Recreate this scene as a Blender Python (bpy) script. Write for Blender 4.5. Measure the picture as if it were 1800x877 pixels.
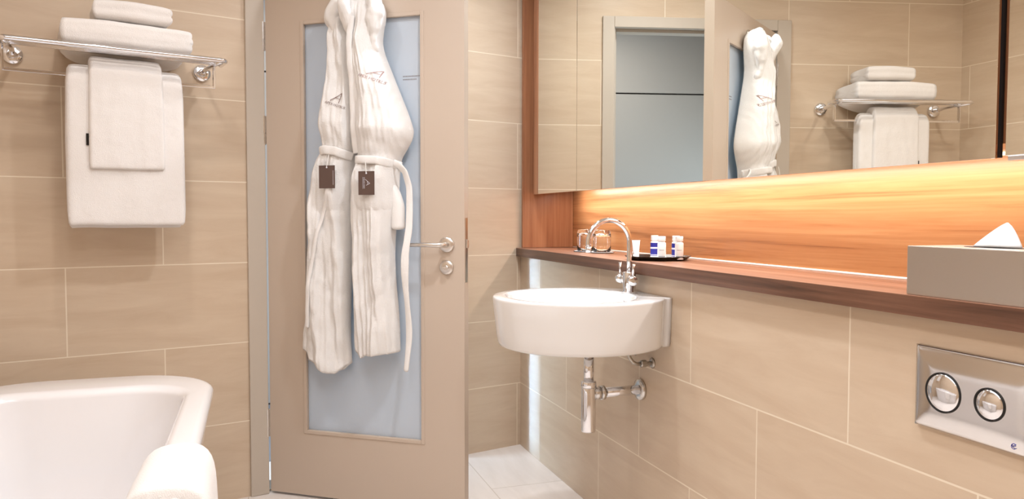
import bpy, bmesh, math, random
from math import sin, cos, pi, sqrt, radians
from mathutils import Vector, Matrix, noise
from mathutils.bvhtree import BVHTree

random.seed(4)
S = bpy.context.scene
COL = S.collection
for o in list(bpy.data.objects):
    bpy.data.objects.remove(o)

# ---------------------------------------------------------------- camera
CAM = dict(x=-1.1659, z=1.0654, f=1325.42, pitch=.0434, roll=.0016, yaw=.3290)
cd = bpy.data.cameras.new('camera')
cd.sensor_width = 36
cd.lens = CAM['f'] / 1800 * 36
cd.clip_start = .02
cam = bpy.data.objects.new('camera', cd)
COL.objects.link(cam)
yw, pt, rl = CAM['yaw'], CAM['pitch'], CAM['roll']
fw = Vector((sin(yw) * cos(pt), cos(yw) * cos(pt), -sin(pt)))
rt = Vector((cos(yw), -sin(yw), 0))
up = rt.cross(fw)
r2 = cos(rl) * rt + sin(rl) * up
u2 = -sin(rl) * rt + cos(rl) * up
cam.matrix_world = Matrix(((r2.x, u2.x, -fw.x, CAM['x']), (r2.y, u2.y, -fw.y, 0), (r2.z, u2.z, -fw.z, CAM['z']), (0, 0, 0, 1)))
S.camera = cam
S.view_settings.view_transform = 'Standard'
S.view_settings.look = 'None'
S.view_settings.gamma = 1
S.view_settings.exposure = -0.04
try:
    S.view_settings.use_curve_mapping = False
except Exception:
    pass

# ---------------------------------------------------------------- world and lamps
W = bpy.data.worlds.new('world')
S.world = W
W.use_nodes = True
W.node_tree.nodes['Background'].inputs[0].default_value = (.9, .85, .8, 1)
W.node_tree.nodes['Background'].inputs[1].default_value = .3


def area(name, loc, target, size, power, color, size_y=None, spread=None, shape=None):
    l = bpy.data.lights.new(name, 'AREA')
    l.energy = power
    l.color = color
    l.size = size
    l.shape = shape or ('RECTANGLE' if size_y else 'DISK')
    if size_y:
        l.size_y = size_y
    if spread:
        l.spread = radians(spread)
    o = bpy.data.objects.new(name, l)
    COL.objects.link(o)
    o.location = loc
    d = Vector(target) - Vector(loc)
    o.rotation_euler = d.to_track_quat('-Z', 'Y').to_euler()
    return o


WARM = (.98, .93, .90)
NEUT = (.91, .965, 1.04)
DL = [(-1.42, 2.05, 4.5), (-.36, 2.62, 10), (-.50, 1.75, 12), (-1.35, .9, 6), (-.5, .2, 9), (-1.45, -.3, 8)]
for x, y, p in DL:
    area('downlight', (x, y, 2.385), (x, y, 0), .10, p, WARM if x < -1 else NEUT, spread=150)
area('ceiling_fill_light', (-1.1, .9, 2.37), (-1.1, .9, 0), 1.3, 16, NEUT, size_y=2.0)  # large unseen fill added below the ceiling for soft overall light
led = area('cabinet_led_light', (.178, 2.03, 1.180), (.235, 2.03, 0), .03, 6.6, (1, .92, .86), size_y=2.25)
led.rotation_euler = (0, radians(-12), 0)
# corridor beyond the door: cool daylight
area('corridor_window_light', (-2.5, 3.45, .85), (-.9, 3.7, .7), .9, 44, (.58, .79, 1), size_y=1.2, spread=120)
area('corridor_light', (-.6, 3.95, 2.3), (-.8, 3.9, 0), .5, 12, (1, .97, .94), size_y=.5)
area('corridor_slit_light', (-1.9, 3.262, .46), (0, 3.140, .46), .15, 1.0, (.32, .58, 1), size_y=.86, spread=6)  # unseen narrow beam, added to lay the blue band on the right wall

# ---------------------------------------------------------------- frames of reference
YC, BETA = 3.2922, 1.3288
Ld = Vector((-sin(BETA), -cos(BETA), 0))      # along the door wall, away from the corner
Ln = Vector((cos(BETA), -sin(BETA), 0))       # out of the door wall into the room
H0 = Vector((-1.118, 3.008, 0))
H1 = Vector((-.472, 2.548, 0))
Dd = (H1 - H0).normalized()
Dn = Vector((Dd.y, -Dd.x, 0))                 # out of the door leaf towards the room
DW = (H1 - H0).length
UP = Vector((0, 0, 1))


def LW(u, z, off=0.0):
    return Vector((0, YC, 0)) + Ld * u + Ln * off + UP * z


def DP(s, z, off=0.0):
    return H0 + Dd * s + Dn * off + UP * z


# ---------------------------------------------------------------- materials
def srgb(r, g, b):
    def c(v):
        v /= 255
        return v / 12.92 if v <= .04045 else ((v + .055) / 1.055) ** 2.4
    return (c(r), c(g), c(b), 1)


def mat(name, color=(.8, .8, .8, 1), rough=.5, metal=0, spec=.5, coat=0, sheen=0, bump=0, bscale=200, trans=0, ior=1.45, emis=None, estr=1, sub=0):
    m = bpy.data.materials.new(name)
    m.use_nodes = True
    nt = m.node_tree
    b = nt.nodes['Principled BSDF']
    b.inputs['Base Color'].default_value = color
    b.inputs['Roughness'].default_value = rough
    b.inputs['Metallic'].default_value = metal
    b.inputs['Specular IOR Level'].default_value = spec
    b.inputs['Coat Weight'].default_value = coat
    b.inputs['Sheen Weight'].default_value = sheen
    b.inputs['Transmission Weight'].default_value = trans
    b.inputs['IOR'].default_value = ior
    if emis:
        b.inputs['Emission Color'].default_value = emis
        b.inputs['Emission Strength'].default_value = estr
    if bump:
        n = nt.nodes.new('ShaderNodeTexNoise')
        n.inputs['Scale'].default_value = bscale
        n.inputs['Detail'].default_value = 3
        tc = nt.nodes.new('ShaderNodeTexCoord')
        nt.links.new(tc.outputs['Object'], n.inputs['Vector'])
        bp = nt.nodes.new('ShaderNodeBump')
        bp.inputs['Strength'].default_value = bump
        bp.inputs['Distance'].default_value = .002
        nt.links.new(n.outputs['Fac'], bp.inputs['Height'])
        nt.links.new(bp.outputs['Normal'], b.inputs['Normal'])
    return m


def tile_mat(name, c1, c2, grout, offx=0.0, offz=0.0, bw=.6, bh=.3, swap=False, rough=.32):
    """large stone tiles in running bond; coordinates are metres along the wall and up"""
    m = bpy.data.materials.new(name)
    m.use_nodes = True
    nt = m.node_tree
    N, L = nt.nodes, nt.links
    b = N['Principled BSDF']
    tc = N.new('ShaderNodeTexCoord')
    mp = N.new('ShaderNodeMapping')
    mp.inputs['Location'].default_value = (offx, offz, 0)
    L.new(tc.outputs['UV'], mp.inputs['Vector'])
    br = N.new('ShaderNodeTexBrick')
    br.offset = .5
    br.offset_frequency = 2
    br.inputs['Color1'].default_value = (0, 0, 0, 1)
    br.inputs['Color2'].default_value = (1, 1, 1, 1)
    br.inputs['Scale'].default_value = 1
    br.inputs['Mortar Size'].default_value = .0022
    br.inputs['Mortar Smooth'].default_value = .2
    br.inputs['Brick Width'].default_value = bw
    br.inputs['Row Height'].default_value = bh
    L.new(mp.outputs['Vector'], br.inputs['Vector'])
    # long soft streaks along the tile
    mp2 = N.new('ShaderNodeMapping')
    mp2.inputs['Scale'].default_value = (1.3, 8, 1)
    L.new(tc.outputs['UV'], mp2.inputs['Vector'])
    n1 = N.new('ShaderNodeTexNoise')
    n1.inputs['Scale'].default_value = 2.2
    n1.inputs['Detail'].default_value = 9
    n1.inputs['Roughness'].default_value = .62
    n1.inputs['Distortion'].default_value = .6
    ad = N.new('ShaderNodeVectorMath')
    ad.operation = 'MULTIPLY_ADD'
    ad.inputs[1].default_value = (7, 5, 3)
    L.new(br.outputs['Color'], ad.inputs[0])
    L.new(mp2.outputs['Vector'], ad.inputs[2])
    L.new(ad.outputs[0], n1.inputs['Vector'])
    rp = N.new('ShaderNodeValToRGB')
    rp.color_ramp.elements[0].position = .22
    rp.color_ramp.elements[0].color = c1
    rp.color_ramp.elements[1].position = .78
    rp.color_ramp.elements[1].color = c2
    L.new(n1.outputs['Fac'], rp.inputs['Fac'])
    mx = N.new('ShaderNodeMixRGB')
    L.new(br.outputs['Fac'], mx.inputs['Fac'])
    L.new(rp.outputs['Color'], mx.inputs['Color1'])
    mx.inputs['Color2'].default_value = grout
    L.new(mx.outputs['Color'], b.inputs['Base Color'])
    b.inputs['Roughness'].default_value = rough
    b.inputs['Specular IOR Level'].default_value = .35
    bp = N.new('ShaderNodeBump')
    bp.invert = True
    bp.inputs['Strength'].default_value = .25
    bp.inputs['Distance'].default_value = .002
    L.new(br.outputs['Fac'], bp.inputs['Height'])
    L.new(bp.outputs['Normal'], b.inputs['Normal'])
    return m


def wood_mat(name, dark, mid, light, axis='y', rough=.32, scale=1.0):
    m = bpy.data.materials.new(name)
    m.use_nodes = True
    nt = m.node_tree
    N, L = nt.nodes, nt.links
    b = N['Principled BSDF']
    tc = N.new('ShaderNodeTexCoord')
    mp = N.new('ShaderNodeMapping')
    long, short = .38 * scale, 10.0 * scale
    mp.inputs['Scale'].default_value = {'y': (short, long, short), 'z': (short, short, long), 'x': (long, short, short)}[axis]
    L.new(tc.outputs['Object'], mp.inputs['Vector'])
    n0 = N.new('ShaderNodeTexNoise')
    n0.inputs['Scale'].default_value = 1.1
    n0.inputs['Detail'].default_value = 2
    L.new(mp.outputs['Vector'], n0.inputs['Vector'])
    ad = N.new('ShaderNodeVectorMath')
    ad.operation = 'MULTIPLY_ADD'
    ad.inputs[1].default_value = (1.5, 1.5, 1.5)
    L.new(n0.outputs['Color'], ad.inputs[0])
    L.new(mp.outputs['Vector'], ad.inputs[2])
    n1 = N.new('ShaderNodeTexNoise')
    n1.inputs['Scale'].default_value = 1.6
    n1.inputs['Detail'].default_value = 8
    n1.inputs['Roughness'].default_value = .66
    L.new(ad.outputs[0], n1.inputs['Vector'])
    mp3 = N.new('ShaderNodeMapping')
    mp3.inputs['Scale'].default_value = tuple(v * 7 if v > 2 else v * 3 for v in mp.inputs['Scale'].default_value)
    L.new(tc.outputs['Object'], mp3.inputs['Vector'])
    n2 = N.new('ShaderNodeTexNoise')
    n2.inputs['Scale'].default_value = 2
    n2.inputs['Detail'].default_value = 4
    L.new(mp3.outputs['Vector'], n2.inputs['Vector'])
    mm = N.new('ShaderNodeMix')
    mm.data_type = 'FLOAT'
    mm.inputs[0].default_value = .22
    L.new(n1.outputs['Fac'], mm.inputs[2])
    L.new(n2.outputs['Fac'], mm.inputs[3])
    rp = N.new('ShaderNodeValToRGB')
    e = rp.color_ramp.elements
    e[0].position = .36
    e[0].color = dark
    e[1].position = .64
    e[1].color = light
    k = e.new(.47)
    k.color = mid
    L.new(mm.outputs[0], rp.inputs['Fac'])
    L.new(rp.outputs['Color'], b.inputs['Base Color'])
    b.inputs['Roughness'].default_value = rough
    b.inputs['Specular IOR Level'].default_value = .4
    return m


def cloth_mat(name, color, bump=.5, bscale=420, ribs=0, trans=.0):
    m = bpy.data.materials.new(name)
    m.use_nodes = True
    nt = m.node_tree
    N, L = nt.nodes, nt.links
    b = N['Principled BSDF']
    b.inputs['Base Color'].default_value = color
    b.inputs['Roughness'].default_value = .95
    b.inputs['Specular IOR Level'].default_value = .1
    b.inputs['Sheen Weight'].default_value = .25
    tc = N.new('ShaderNodeTexCoord')
    n = N.new('ShaderNodeTexNoise')
    n.inputs['Scale'].default_value = bscale
    n.inputs['Detail'].default_value = 4
    L.new(tc.outputs['Object'], n.inputs['Vector'])
    n2 = N.new('ShaderNodeTexNoise')
    n2.inputs['Scale'].default_value = 28
    n2.inputs['Detail'].default_value = 3
    L.new(tc.outputs['Object'], n2.inputs['Vector'])
    ad = N.new('ShaderNodeMath')
    ad.operation = 'MULTIPLY_ADD'
    ad.inputs[1].default_value = 1.5
    L.new(n2.outputs['Fac'], ad.inputs[0])
    L.new(n.outputs['Fac'], ad.inputs[2])
    out = ad.outputs[0]
    if ribs:
        w = N.new('ShaderNodeTexWave')
        w.wave_type = 'BANDS'
        w.bands_direction = 'X'
        w.inputs['Scale'].default_value = ribs
        w.inputs['Distortion'].default_value = 1.2
        w.inputs['Detail'].default_value = 2
        w.inputs['Detail Scale'].default_value = .6
        L.new(tc.outputs['UV'], w.inputs['Vector'])
        a2 = N.new('ShaderNodeMath')
        a2.operation = 'MULTIPLY_ADD'
        a2.inputs[1].default_value = .7
        L.new(w.outputs['Fac'], a2.inputs[0])
        L.new(out, a2.inputs[2])
        out = a2.outputs[0]
    bp = N.new('ShaderNodeBump')
    bp.inputs['Strength'].default_value = bump
    bp.inputs['Distance'].default_value = .003
    L.new(out, bp.inputs['Height'])
    L.new(bp.outputs['Normal'], b.inputs['Normal'])
    return m


M = {}
M['tile_l'] = tile_mat('beige_stone_tile', srgb(194, 170, 145), srgb(211, 191, 167), srgb(227, 212, 190), offx=-.0157 - .0, offz=-.2924)
M['tile_r'] = tile_mat('beige_stone_tile_side', srgb(194, 170, 145), srgb(211, 191, 167), srgb(227, 212, 190), offx=0, offz=-.2924)
M['tile_f'] = tile_mat('pale_floor_tile', srgb(222, 212, 204), srgb(234, 225, 218), srgb(204, 192, 180), bw=.6, bh=.3, rough=.25)
M['ceil'] = mat('ceiling_paint', srgb(244, 240, 234), .9)
M['door'] = mat('taupe_door_paint', srgb(196, 178, 161), .42, spec=.4)
M['frame'] = mat('taupe_frame_paint', srgb(190, 177, 162), .45, spec=.4)
M['chrome'] = mat('chrome', (.82, .82, .84, 1), .06, 1)
M['satin'] = mat('satin_steel', (.66, .64, .62, 1), .22, 1)
M['plate'] = mat('polished_plate', (.74, .72, .71, 1), .14, 1)
M['brushed'] = mat('brushed_steel', (.56, .52, .48, 1), .33, 1, bump=.15, bscale=60)
M['nickel'] = mat('satin_nickel', (.74, .70, .66, 1), .28, 1)
M['white'] = mat('white_ceramic', srgb(232, 229, 226), .12, spec=.5, coat=.6)
M['tub'] = mat('white_enamel', srgb(230, 226, 225), .12, coat=.5)
M['plastic'] = mat('white_plastic', srgb(245, 245, 245), .35)
M['bottle'] = mat('white_bottle_plastic', srgb(246, 246, 246), .3)
M['blue'] = mat('navy_label', srgb(38, 40, 140), .4)
M['lightline'] = mat('pale_print', srgb(225, 225, 235), .5)
M['greyline'] = mat('grey_print', srgb(150, 150, 155), .6)
M['towel'] = cloth_mat('white_terry', srgb(228, 222, 217), .55, 500)
M['robe'] = cloth_mat('white_ribbed_terry', srgb(232, 228, 224), .7, 380, ribs=18)
M['robe2'] = cloth_mat('white_terry_band', srgb(232, 228, 224), .4, 380)
M['thread'] = mat('brown_thread', srgb(120, 92, 82), .8)
M['thread2'] = mat('rosy_thread', srgb(168, 135, 130), .8)
M['tag'] = mat('dark_brown_card', srgb(92, 72, 64), .5)
M['string'] = mat('white_string', srgb(240, 238, 232), .8)
M['black'] = mat('black_plastic', srgb(22, 18, 16), .25)
M['paper'] = mat('white_paper', srgb(240, 240, 240), .7)
M['tissue'] = mat('tissue_paper', srgb(248, 248, 248), .9)
M['gap'] = mat('dark_gap', srgb(30, 26, 24), .7)
M['wood_h'] = wood_mat('walnut_horizontal', srgb(150, 98, 60), srgb(186, 128, 82), srgb(206, 152, 104), 'y')
M['wood_v'] = wood_mat('walnut_vertical', srgb(122, 76, 50), srgb(156, 102, 70), srgb(178, 124, 88), 'z')
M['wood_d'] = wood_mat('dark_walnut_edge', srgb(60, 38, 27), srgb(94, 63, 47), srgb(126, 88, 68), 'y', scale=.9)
M['wood_s'] = wood_mat('walnut_shelf', srgb(120, 82, 62), srgb(148, 106, 84), srgb(166, 124, 100), 'y')
M['mirror'] = mat('mirror_glass', (.95, .94, .87, 1), .0, 1)
M['mirror_edge'] = mat('mirror_edge', srgb(60, 90, 80), .2)
M['alu'] = mat('aluminium_trim', (.75, .76, .8, 1), .3, 1)
M['grey_panel'] = mat('grey_wardrobe_panel', srgb(172, 166, 160), .4, spec=.4)
M['carpet'] = mat('grey_carpet', srgb(120, 118, 120), .95)
M['corr'] = mat('corridor_paint', srgb(200, 208, 218), .8)
M['glare_line'] = mat('pale_glare_line', srgb(250, 246, 240), .4)  # near-white colour standing for the LED glare at the shelf back
M['metal_dull'] = mat('dull_metal', (.45, .42, .38, 1), .3, 1)
M['led'] = mat('led_diffuser', srgb(255, 240, 210), .5, emis=(1, .8, .5, 1), estr=2.5)


def glass_mat():
    m = bpy.data.materials.new('drinking_glass')
    m.use_nodes = True
    b = m.node_tree.nodes['Principled BSDF']
    b.inputs['Base Color'].default_value = (1, 1, 1, 1)
    b.inputs['Roughness'].default_value = .02
    b.inputs['Transmission Weight'].default_value = 1
    b.inputs['IOR'].default_value = 1.45
    return m


M['glass'] = glass_mat()


def frosted():
    m = bpy.data.materials.new('frosted_glass')
    m.use_nodes = True
    N, L = m.node_tree.nodes, m.node_tree.links
    N.clear()
    out = N.new('ShaderNodeOutputMaterial')
    tr = N.new('ShaderNodeBsdfTranslucent')
    tr.inputs[0].default_value = (.62, .82, .98, 1)
    df = N.new('ShaderNodeBsdfDiffuse')
    df.inputs[0].default_value = srgb(226, 232, 240)
    mx = N.new('ShaderNodeMixShader')
    mx.inputs[0].default_value = .36
    L.new(df.outputs[0], mx.inputs[1])
    L.new(tr.outputs[0], mx.inputs[2])
    gl = N.new('ShaderNodeBsdfGlossy')
    gl.inputs['Roughness'].default_value = .25
    fr = N.new('ShaderNodeFresnel')
    fr.inputs[0].default_value = 1.4
    m2 = N.new('ShaderNodeMixShader')
    L.new(fr.outputs[0], m2.inputs[0])
    L.new(mx.outputs[0], m2.inputs[1])
    L.new(gl.outputs[0], m2.inputs[2])
    L.new(m2.outputs[0], out.inputs[0])
    return m


M['frosted'] = frosted()


# ---------------------------------------------------------------- object helpers
def link(name, bm, m, parent=None, smooth=False, uv=None, mats=None):
    if not smooth:
        bmesh.ops.recalc_face_normals(bm, faces=bm.faces)
    else:
        bmesh.ops.recalc_face_normals(bm, faces=bm.faces)
        for f in bm.faces:
            f.smooth = True
    if uv:
        lay = bm.loops.layers.uv.verify()
        for f in bm.faces:
            for l in f.loops:
                l[lay].uv = uv(l.vert.co, f.normal)
    me = bpy.data.meshes.new(name)
    org = Vector((0, 0, 0))
    if parent is not None:
        p = parent
        while p is not None:
            org += p.location
            p = p.parent
    else:
        if len(bm.verts):
            xs = [v.co for v in bm.verts]
            lo = Vector((min(c.x for c in xs), min(c.y for c in xs), min(c.z for c in xs)))
            hi = Vector((max(c.x for c in xs), max(c.y for c in xs), max(c.z for c in xs)))
            org = Vector(((lo.x + hi.x) / 2, (lo.y + hi.y) / 2, lo.z))
    for v in bm.verts:
        v.co -= org
    bm.to_mesh(me)
    bm.free()
    o = bpy.data.objects.new(name, me)
    COL.objects.link(o)
    if parent is not None:
        o.parent = parent
    else:
        o.location = org
    for mm in (mats or [m]):
        me.materials.append(mm)
    return o


def thing(name, label, cat, loc, group=None):
    o = bpy.data.objects.new(name, None)
    o.empty_display_size = .05
    COL.objects.link(o)
    o.location = loc
    o['label'] = label
    o['category'] = cat
    if group:
        o['group'] = group
    return o


def tag(o, label, cat, group=None):
    o['label'] = label
    o['category'] = cat
    if group:
        o['group'] = group
    return o


def struct(o, label=None, cat=None):
    o['kind'] = 'structure'
    if label:
        o['label'] = label
    if cat:
        o['category'] = cat
    return o


def frame_matrix(o, ex, ey, ez):
    return Matrix(((ex.x, ey.x, ez.x, o.x), (ex.y, ey.y, ez.y, o.y), (ex.z, ey.z, ez.z, o.z), (0, 0, 0, 1)))


def box(bm, x0, x1, y0, y1, z0, z1, T=None, bev=0, seg=2):
    vs = [bm.verts.new((x, y, z)) for z in (z0, z1) for x, y in ((x0, y0), (x1, y0), (x1, y1), (x0, y1))]
    fs = [bm.faces.new([vs[i] for i in q]) for q in ((3, 2, 1, 0), (4, 5, 6, 7), (0, 1, 5, 4), (1, 2, 6, 5), (2, 3, 7, 6), (3, 0, 4, 7))]
    allv = list(vs)
    if bev:
        es = set(e for f in fs for e in f.edges)
        r = bmesh.ops.bevel(bm, geom=list(es), offset=bev, segments=seg, profile=.5, affect='EDGES')
        allv = set(v for v in r['verts']) | set(v for v in vs if v.is_valid)
    if T is not None:
        for v in allv:
            v.co = T @ v.co
    return bm


def tube(bm, pts, r, n=12, caps=True, closed=False):
    pts = [Vector(p) for p in pts]
    rs = r if isinstance(r, (list, tuple)) else [r] * len(pts)
    rings = []
    up0 = None
    for i, p in enumerate(pts):
        if closed:
            d = pts[(i + 1) % len(pts)] - pts[i - 1]
        elif i == 0:
            d = pts[1] - p
        elif i == len(pts) - 1:
            d = p - pts[-2]
        else:
            d = pts[i + 1] - pts[i - 1]
        d.normalize()
        if up0 is None:
            up0 = Vector((0, 0, 1)) if abs(d.z) < .9 else Vector((1, 0, 0))
        a = (up0 - d * up0.dot(d)).normalized()
        up0 = a
        b = d.cross(a)
        rings.append([bm.verts.new(p + (a * cos(t) + b * sin(t)) * rs[i]) for t in [2 * pi * k / n for k in range(n)]])
    m = len(rings)
    for i in range(m if closed else m - 1):
        A, B = rings[i], rings[(i + 1) % m]
        for k in range(n):
            bm.faces.new((A[k], A[(k + 1) % n], B[(k + 1) % n], B[k]))
    if caps and not closed:
        bm.faces.new(rings[0][::-1])
        bm.faces.new(rings[-1])
    return bm


def lathe(bm, prof, T=None, n=32, cap0=True, cap1=True):
    """prof: list of (radius, height)"""
    rings = []
    for r, h in prof:
        ring = []
        for k in range(n):
            co = Vector((r * cos(2 * pi * k / n), r * sin(2 * pi * k / n), h))
            ring.append(bm.verts.new(T @ co if T is not None else co))
        rings.append(ring)
    for A, B in zip(rings, rings[1:]):
        for k in range(n):
            bm.faces.new((A[k], A[(k + 1) % n], B[(k + 1) % n], B[k]))
    if cap0:
        bm.faces.new(rings[0][::-1])
    if cap1:
        bm.faces.new(rings[-1])
    return bm


def loft(bm, rings, cap0=True, cap1=True, closed=True):
    R = [[bm.verts.new(p) for p in r] for r in rings]
    n = len(R[0])
    for A, B in zip(R, R[1:]):
        for k in range(n if closed else n - 1):
            bm.faces.new((A[k], A[(k + 1) % n], B[(k + 1) % n], B[k]))
    if cap0:
        bm.faces.new(R[0][::-1])
    if cap1:
        bm.faces.new(R[-1])
    return R


def soft(o, levels=1, smooth=True):
    md = o.modifiers.new('subdivision', 'SUBSURF')
    md.levels = levels
    md.render_levels = levels
    return o


def axisT(p, d):
    """matrix with local z along d at p"""
    return Matrix.Translation(Vector(p)) @ Vector(d).to_track_quat('Z', 'Y').to_matrix().to_4x4()


# ================================================================= SETTING
XL = -2.030      # bath side wall
ZC = 2.40
YF = -1.25       # wall behind the viewer
L_END = 2.0900
uvL = lambda co, n: ((Vector((0, YC, 0)) - co).dot(-Ld) - 1.5179 + 6.0, co.z + 3.0)


def uv_wall_l(co, n):
    u = (co - Vector((0, YC, 0))).dot(Ld)
    return (u - 1.5179 + 6.3, co.z + 3.0)


# brick rows start at z0 (.2924); even rows carry joints at u = 1.5179 + .6k
M['tile_l'].node_tree.nodes['Mapping'].inputs['Location'].default_value = (0, -.2924 - 3.0 + 3.0 + .0, 0)


def uv_wall_r(co, n):
    if abs(n.x) > .5:
        return (co.y - 1.545 + 6.3, co.z + 3.0)
    return (co.x + 6.0, co.z + 3.0)


M['tile_r'].node_tree.nodes['Mapping'].inputs['Location'].default_value = (0, -.2924, 0)

# door wall, with the opening
U0, U1, ZT = .372, 1.172, 1.965
WT = .12
bm = bmesh.new()
TL = frame_matrix(Vector((0, YC, 0)), Ld, -Ln, UP)    # local x along wall, y into the wall
box(bm, -.45, U0, 0, WT, 0, ZC, TL)
box(bm, U1, L_END + .15, 0, WT, 0, ZC, TL)
box(bm, U0, U1, 0, WT, ZT, ZC, TL)
struct(link('wall_back', bm, M['tile_l'], uv=uv_wall_l), 'beige tiled wall holding the grey door and the towel rack', 'wall')

# bath side wall
bm = bmesh.new()
box(bm, XL - .1, XL, YF, 2.95, 0, ZC)
struct(link('wall_left', bm, M['tile_r'], uv=uv_wall_r), 'beige tiled wall along the bath', 'wall')
bm = bmesh.new()
box(bm, XL - .1, .4, YF - .1, YF, 0, ZC)
struct(link('wall_front', bm, M['tile_r'], uv=lambda co, n: (co.x + 6, co.z + 3)), 'beige tiled wall behind the viewer', 'wall')

# right side: boxed-out lower wall, deep niche above, wall behind the niche
YP = 3.262       # niche end panel
YR = .0
bm = bmesh.new()
box(bm, 0, .24, YF, 3.36, 0, .884)
box(bm, 0, .25, YF, .30, .884, ZC)
box(bm, .266, .40, YF, 3.36, 0, ZC)
struct(link('wall_right', bm, M['tile_r'], uv=uv_wall_r), 'beige tiled wall under the wooden shelf', 'wall')

bm = bmesh.new()
box(bm, XL - .1, .4, YF - .1, 3.4, -.05, 0)
uvf = lambda co, n: (-(co.y) + 8.18, co.x + 6.0)
struct(link('floor', bm, M['tile_f'], uv=uvf), 'pale beige tiled floor', 'floor')
bm = bmesh.new()
box(bm, XL - .1, .4, YF - .1, 3.45, ZC, ZC + .06)
struct(link('ceiling', bm, M['ceil']), 'white ceiling', 'ceiling')

# corridor beyond the doorway
TC = frame_matrix(Vector((0, YC, 0)), Ld, -Ln, UP)
bm = bmesh.new()
box(bm, -.8, 3.2, WT + .002, 1.5, -.05, -.004, TC)
struct(link('floor_corridor', bm, M['carpet']), 'grey corridor carpet seen through the door gap', 'floor')
bm = bmesh.new()
box(bm, -.8, 3.2, WT + .002, 1.5, 2.45, 2.5, TC)
struct(link('ceiling_corridor', bm, M['corr']), 'corridor ceiling', 'ceiling')
bm = bmesh.new()
box(bm, -.85, -.8, WT, 1.5, 0, 2.45, TC)
struct(link('wall_corridor_right', bm, M['corr']), 'corridor end wall', 'wall')
bm = bmesh.new()
box(bm, 3.2, 3.25, WT, 1.5, 0, 2.45, TC)
struct(link('wall_corridor_left', bm, M['corr']), 'corridor end wall', 'wall')
bm = bmesh.new()
box(bm, -.8, 3.2, 1.47, 1.5, 0, 2.45, TC)
struct(link('wall_corridor_back', bm, M['gap']), 'wall behind the wardrobe', 'wall')
wr = thing('wardrobe', 'flat grey wardrobe panels with a dark groove, reflected through the open doorway', 'wardrobe', LW(.9, 0, -1.42))
bm = bmesh.new()
box(bm, .2, 1.95, 1.40, 1.46, 0.005, 1.868, TC)
link('lower_panel', bm, M['grey_panel'], wr)
bm = bmesh.new()
box(bm, .2, 1.95, 1.40, 1.46, 1.878, 2.44, TC)
link('upper_panel', bm, M['grey_panel'], wr)

# door frame (architrave + lining)
bm = bmesh.new()
FO = .012
box(bm, .322, U0 + .006, -FO, .0, 0, 1.995, TL, .003)
box(bm, U1 - .012, 1.228, -FO, .0, 0, 1.995, TL, .003)
box(bm, U0 + .006, U1 - .012, -FO, .0, 1.945, 1.995, TL, .002)
box(bm, U0, U0 + .012, 0.0, WT + .01, 0, ZT, TL, .002)
box(bm, U1 - .012, U1, 0.0, WT + .01, 0, ZT, TL, .002)
box(bm, U0 + .012, U1 - .012, 0.0, WT + .01, 1.950, ZT, TL, .002)
box(bm, U0 + .012, U0 + .026, .045, .10, 0, 1.936, TL, .001)
box(bm, U1 - .0175, U1 - .012, .060, .10, 0, 1.936, TL, .001)
box(bm, U0 + .012, U1 - .012, .045, .10, 1.936, 1.950, TL, .001)
struct(link('trim_1', bm, M['frame']), 'taupe painted door frame', 'door frame')
bm = bmesh.new()
box(bm, U0 + .012, U1 - .012, .02, WT, .0005, .008, TL, .001)
struct(link('trim_2', bm, M['metal_dull']), 'dark metal threshold strip under the door', 'threshold')

# ---------------------------------------------------------------- door leaf
TD = frame_matrix(H0, Dd, Dn, UP)     # x along leaf, y towards the room, z up
TH = .040
door = thing('door_1', 'open taupe door with a tall frosted glass pane', 'door', H0)
door['kind'] = 'structure'
gx0, gx1, gz0, gz1 = .150, .640, .248, 1.785
bm = bmesh.new()
for (a, b, c, d) in ((0, gx0, .010, 1.932), (gx1, DW, .010, 1.932), (gx0, gx1, .010, gz0), (gx0, gx1, gz1, 1.932)):
    box(bm, a, b, -TH, 0, c, d, TD)
bmesh.ops.remove_doubles(bm, verts=bm.verts, dist=.0001)
link('leaf', bm, M['door'], door)
bm = bmesh.new()
bw = .012
for sgn in (0, 1):
    y0, y1 = (-.012, .003) if sgn == 0 else (-TH - .003, -TH + .012)
    box(bm, gx0 - .002, gx0 + bw, y0, y1, gz0 - .002, gz1 + .002, TD, .002)
    box(bm, gx1 - bw, gx1 + .002, y0, y1, gz0 - .002, gz1 + .002, TD, .002)
    box(bm, gx0 + bw, gx1 - bw, y0, y1, gz0 - .002, gz0 + bw, TD, .002)
    box(bm, gx0 + bw, gx1 - bw, y0, y1, gz1 - bw, gz1 + .002, TD, .002)
link('glazing_bead', bm, M['door'], door)
bm = bmesh.new()
box(bm, gx0, gx1, -.024, -.014, gz0, gz1, TD)
pane = link('glass_pane', bm, M['frosted'], door)
pane['label'] = 'bluish frosted glass pane'
bm = bmesh.new()
random.seed(9)
for (a, b, z) in ((.5555, .6215, 1.5625), (.5555, .6085, 1.5515)):
    x = a
    while x < b:
        w = random.uniform(.002, .0045)
        box(bm, x, x + w, -.0139, -.0132, z, z + .0042, TD)
        x += w + .0012
link('small_print', bm, M['greyline'], pane)

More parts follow.
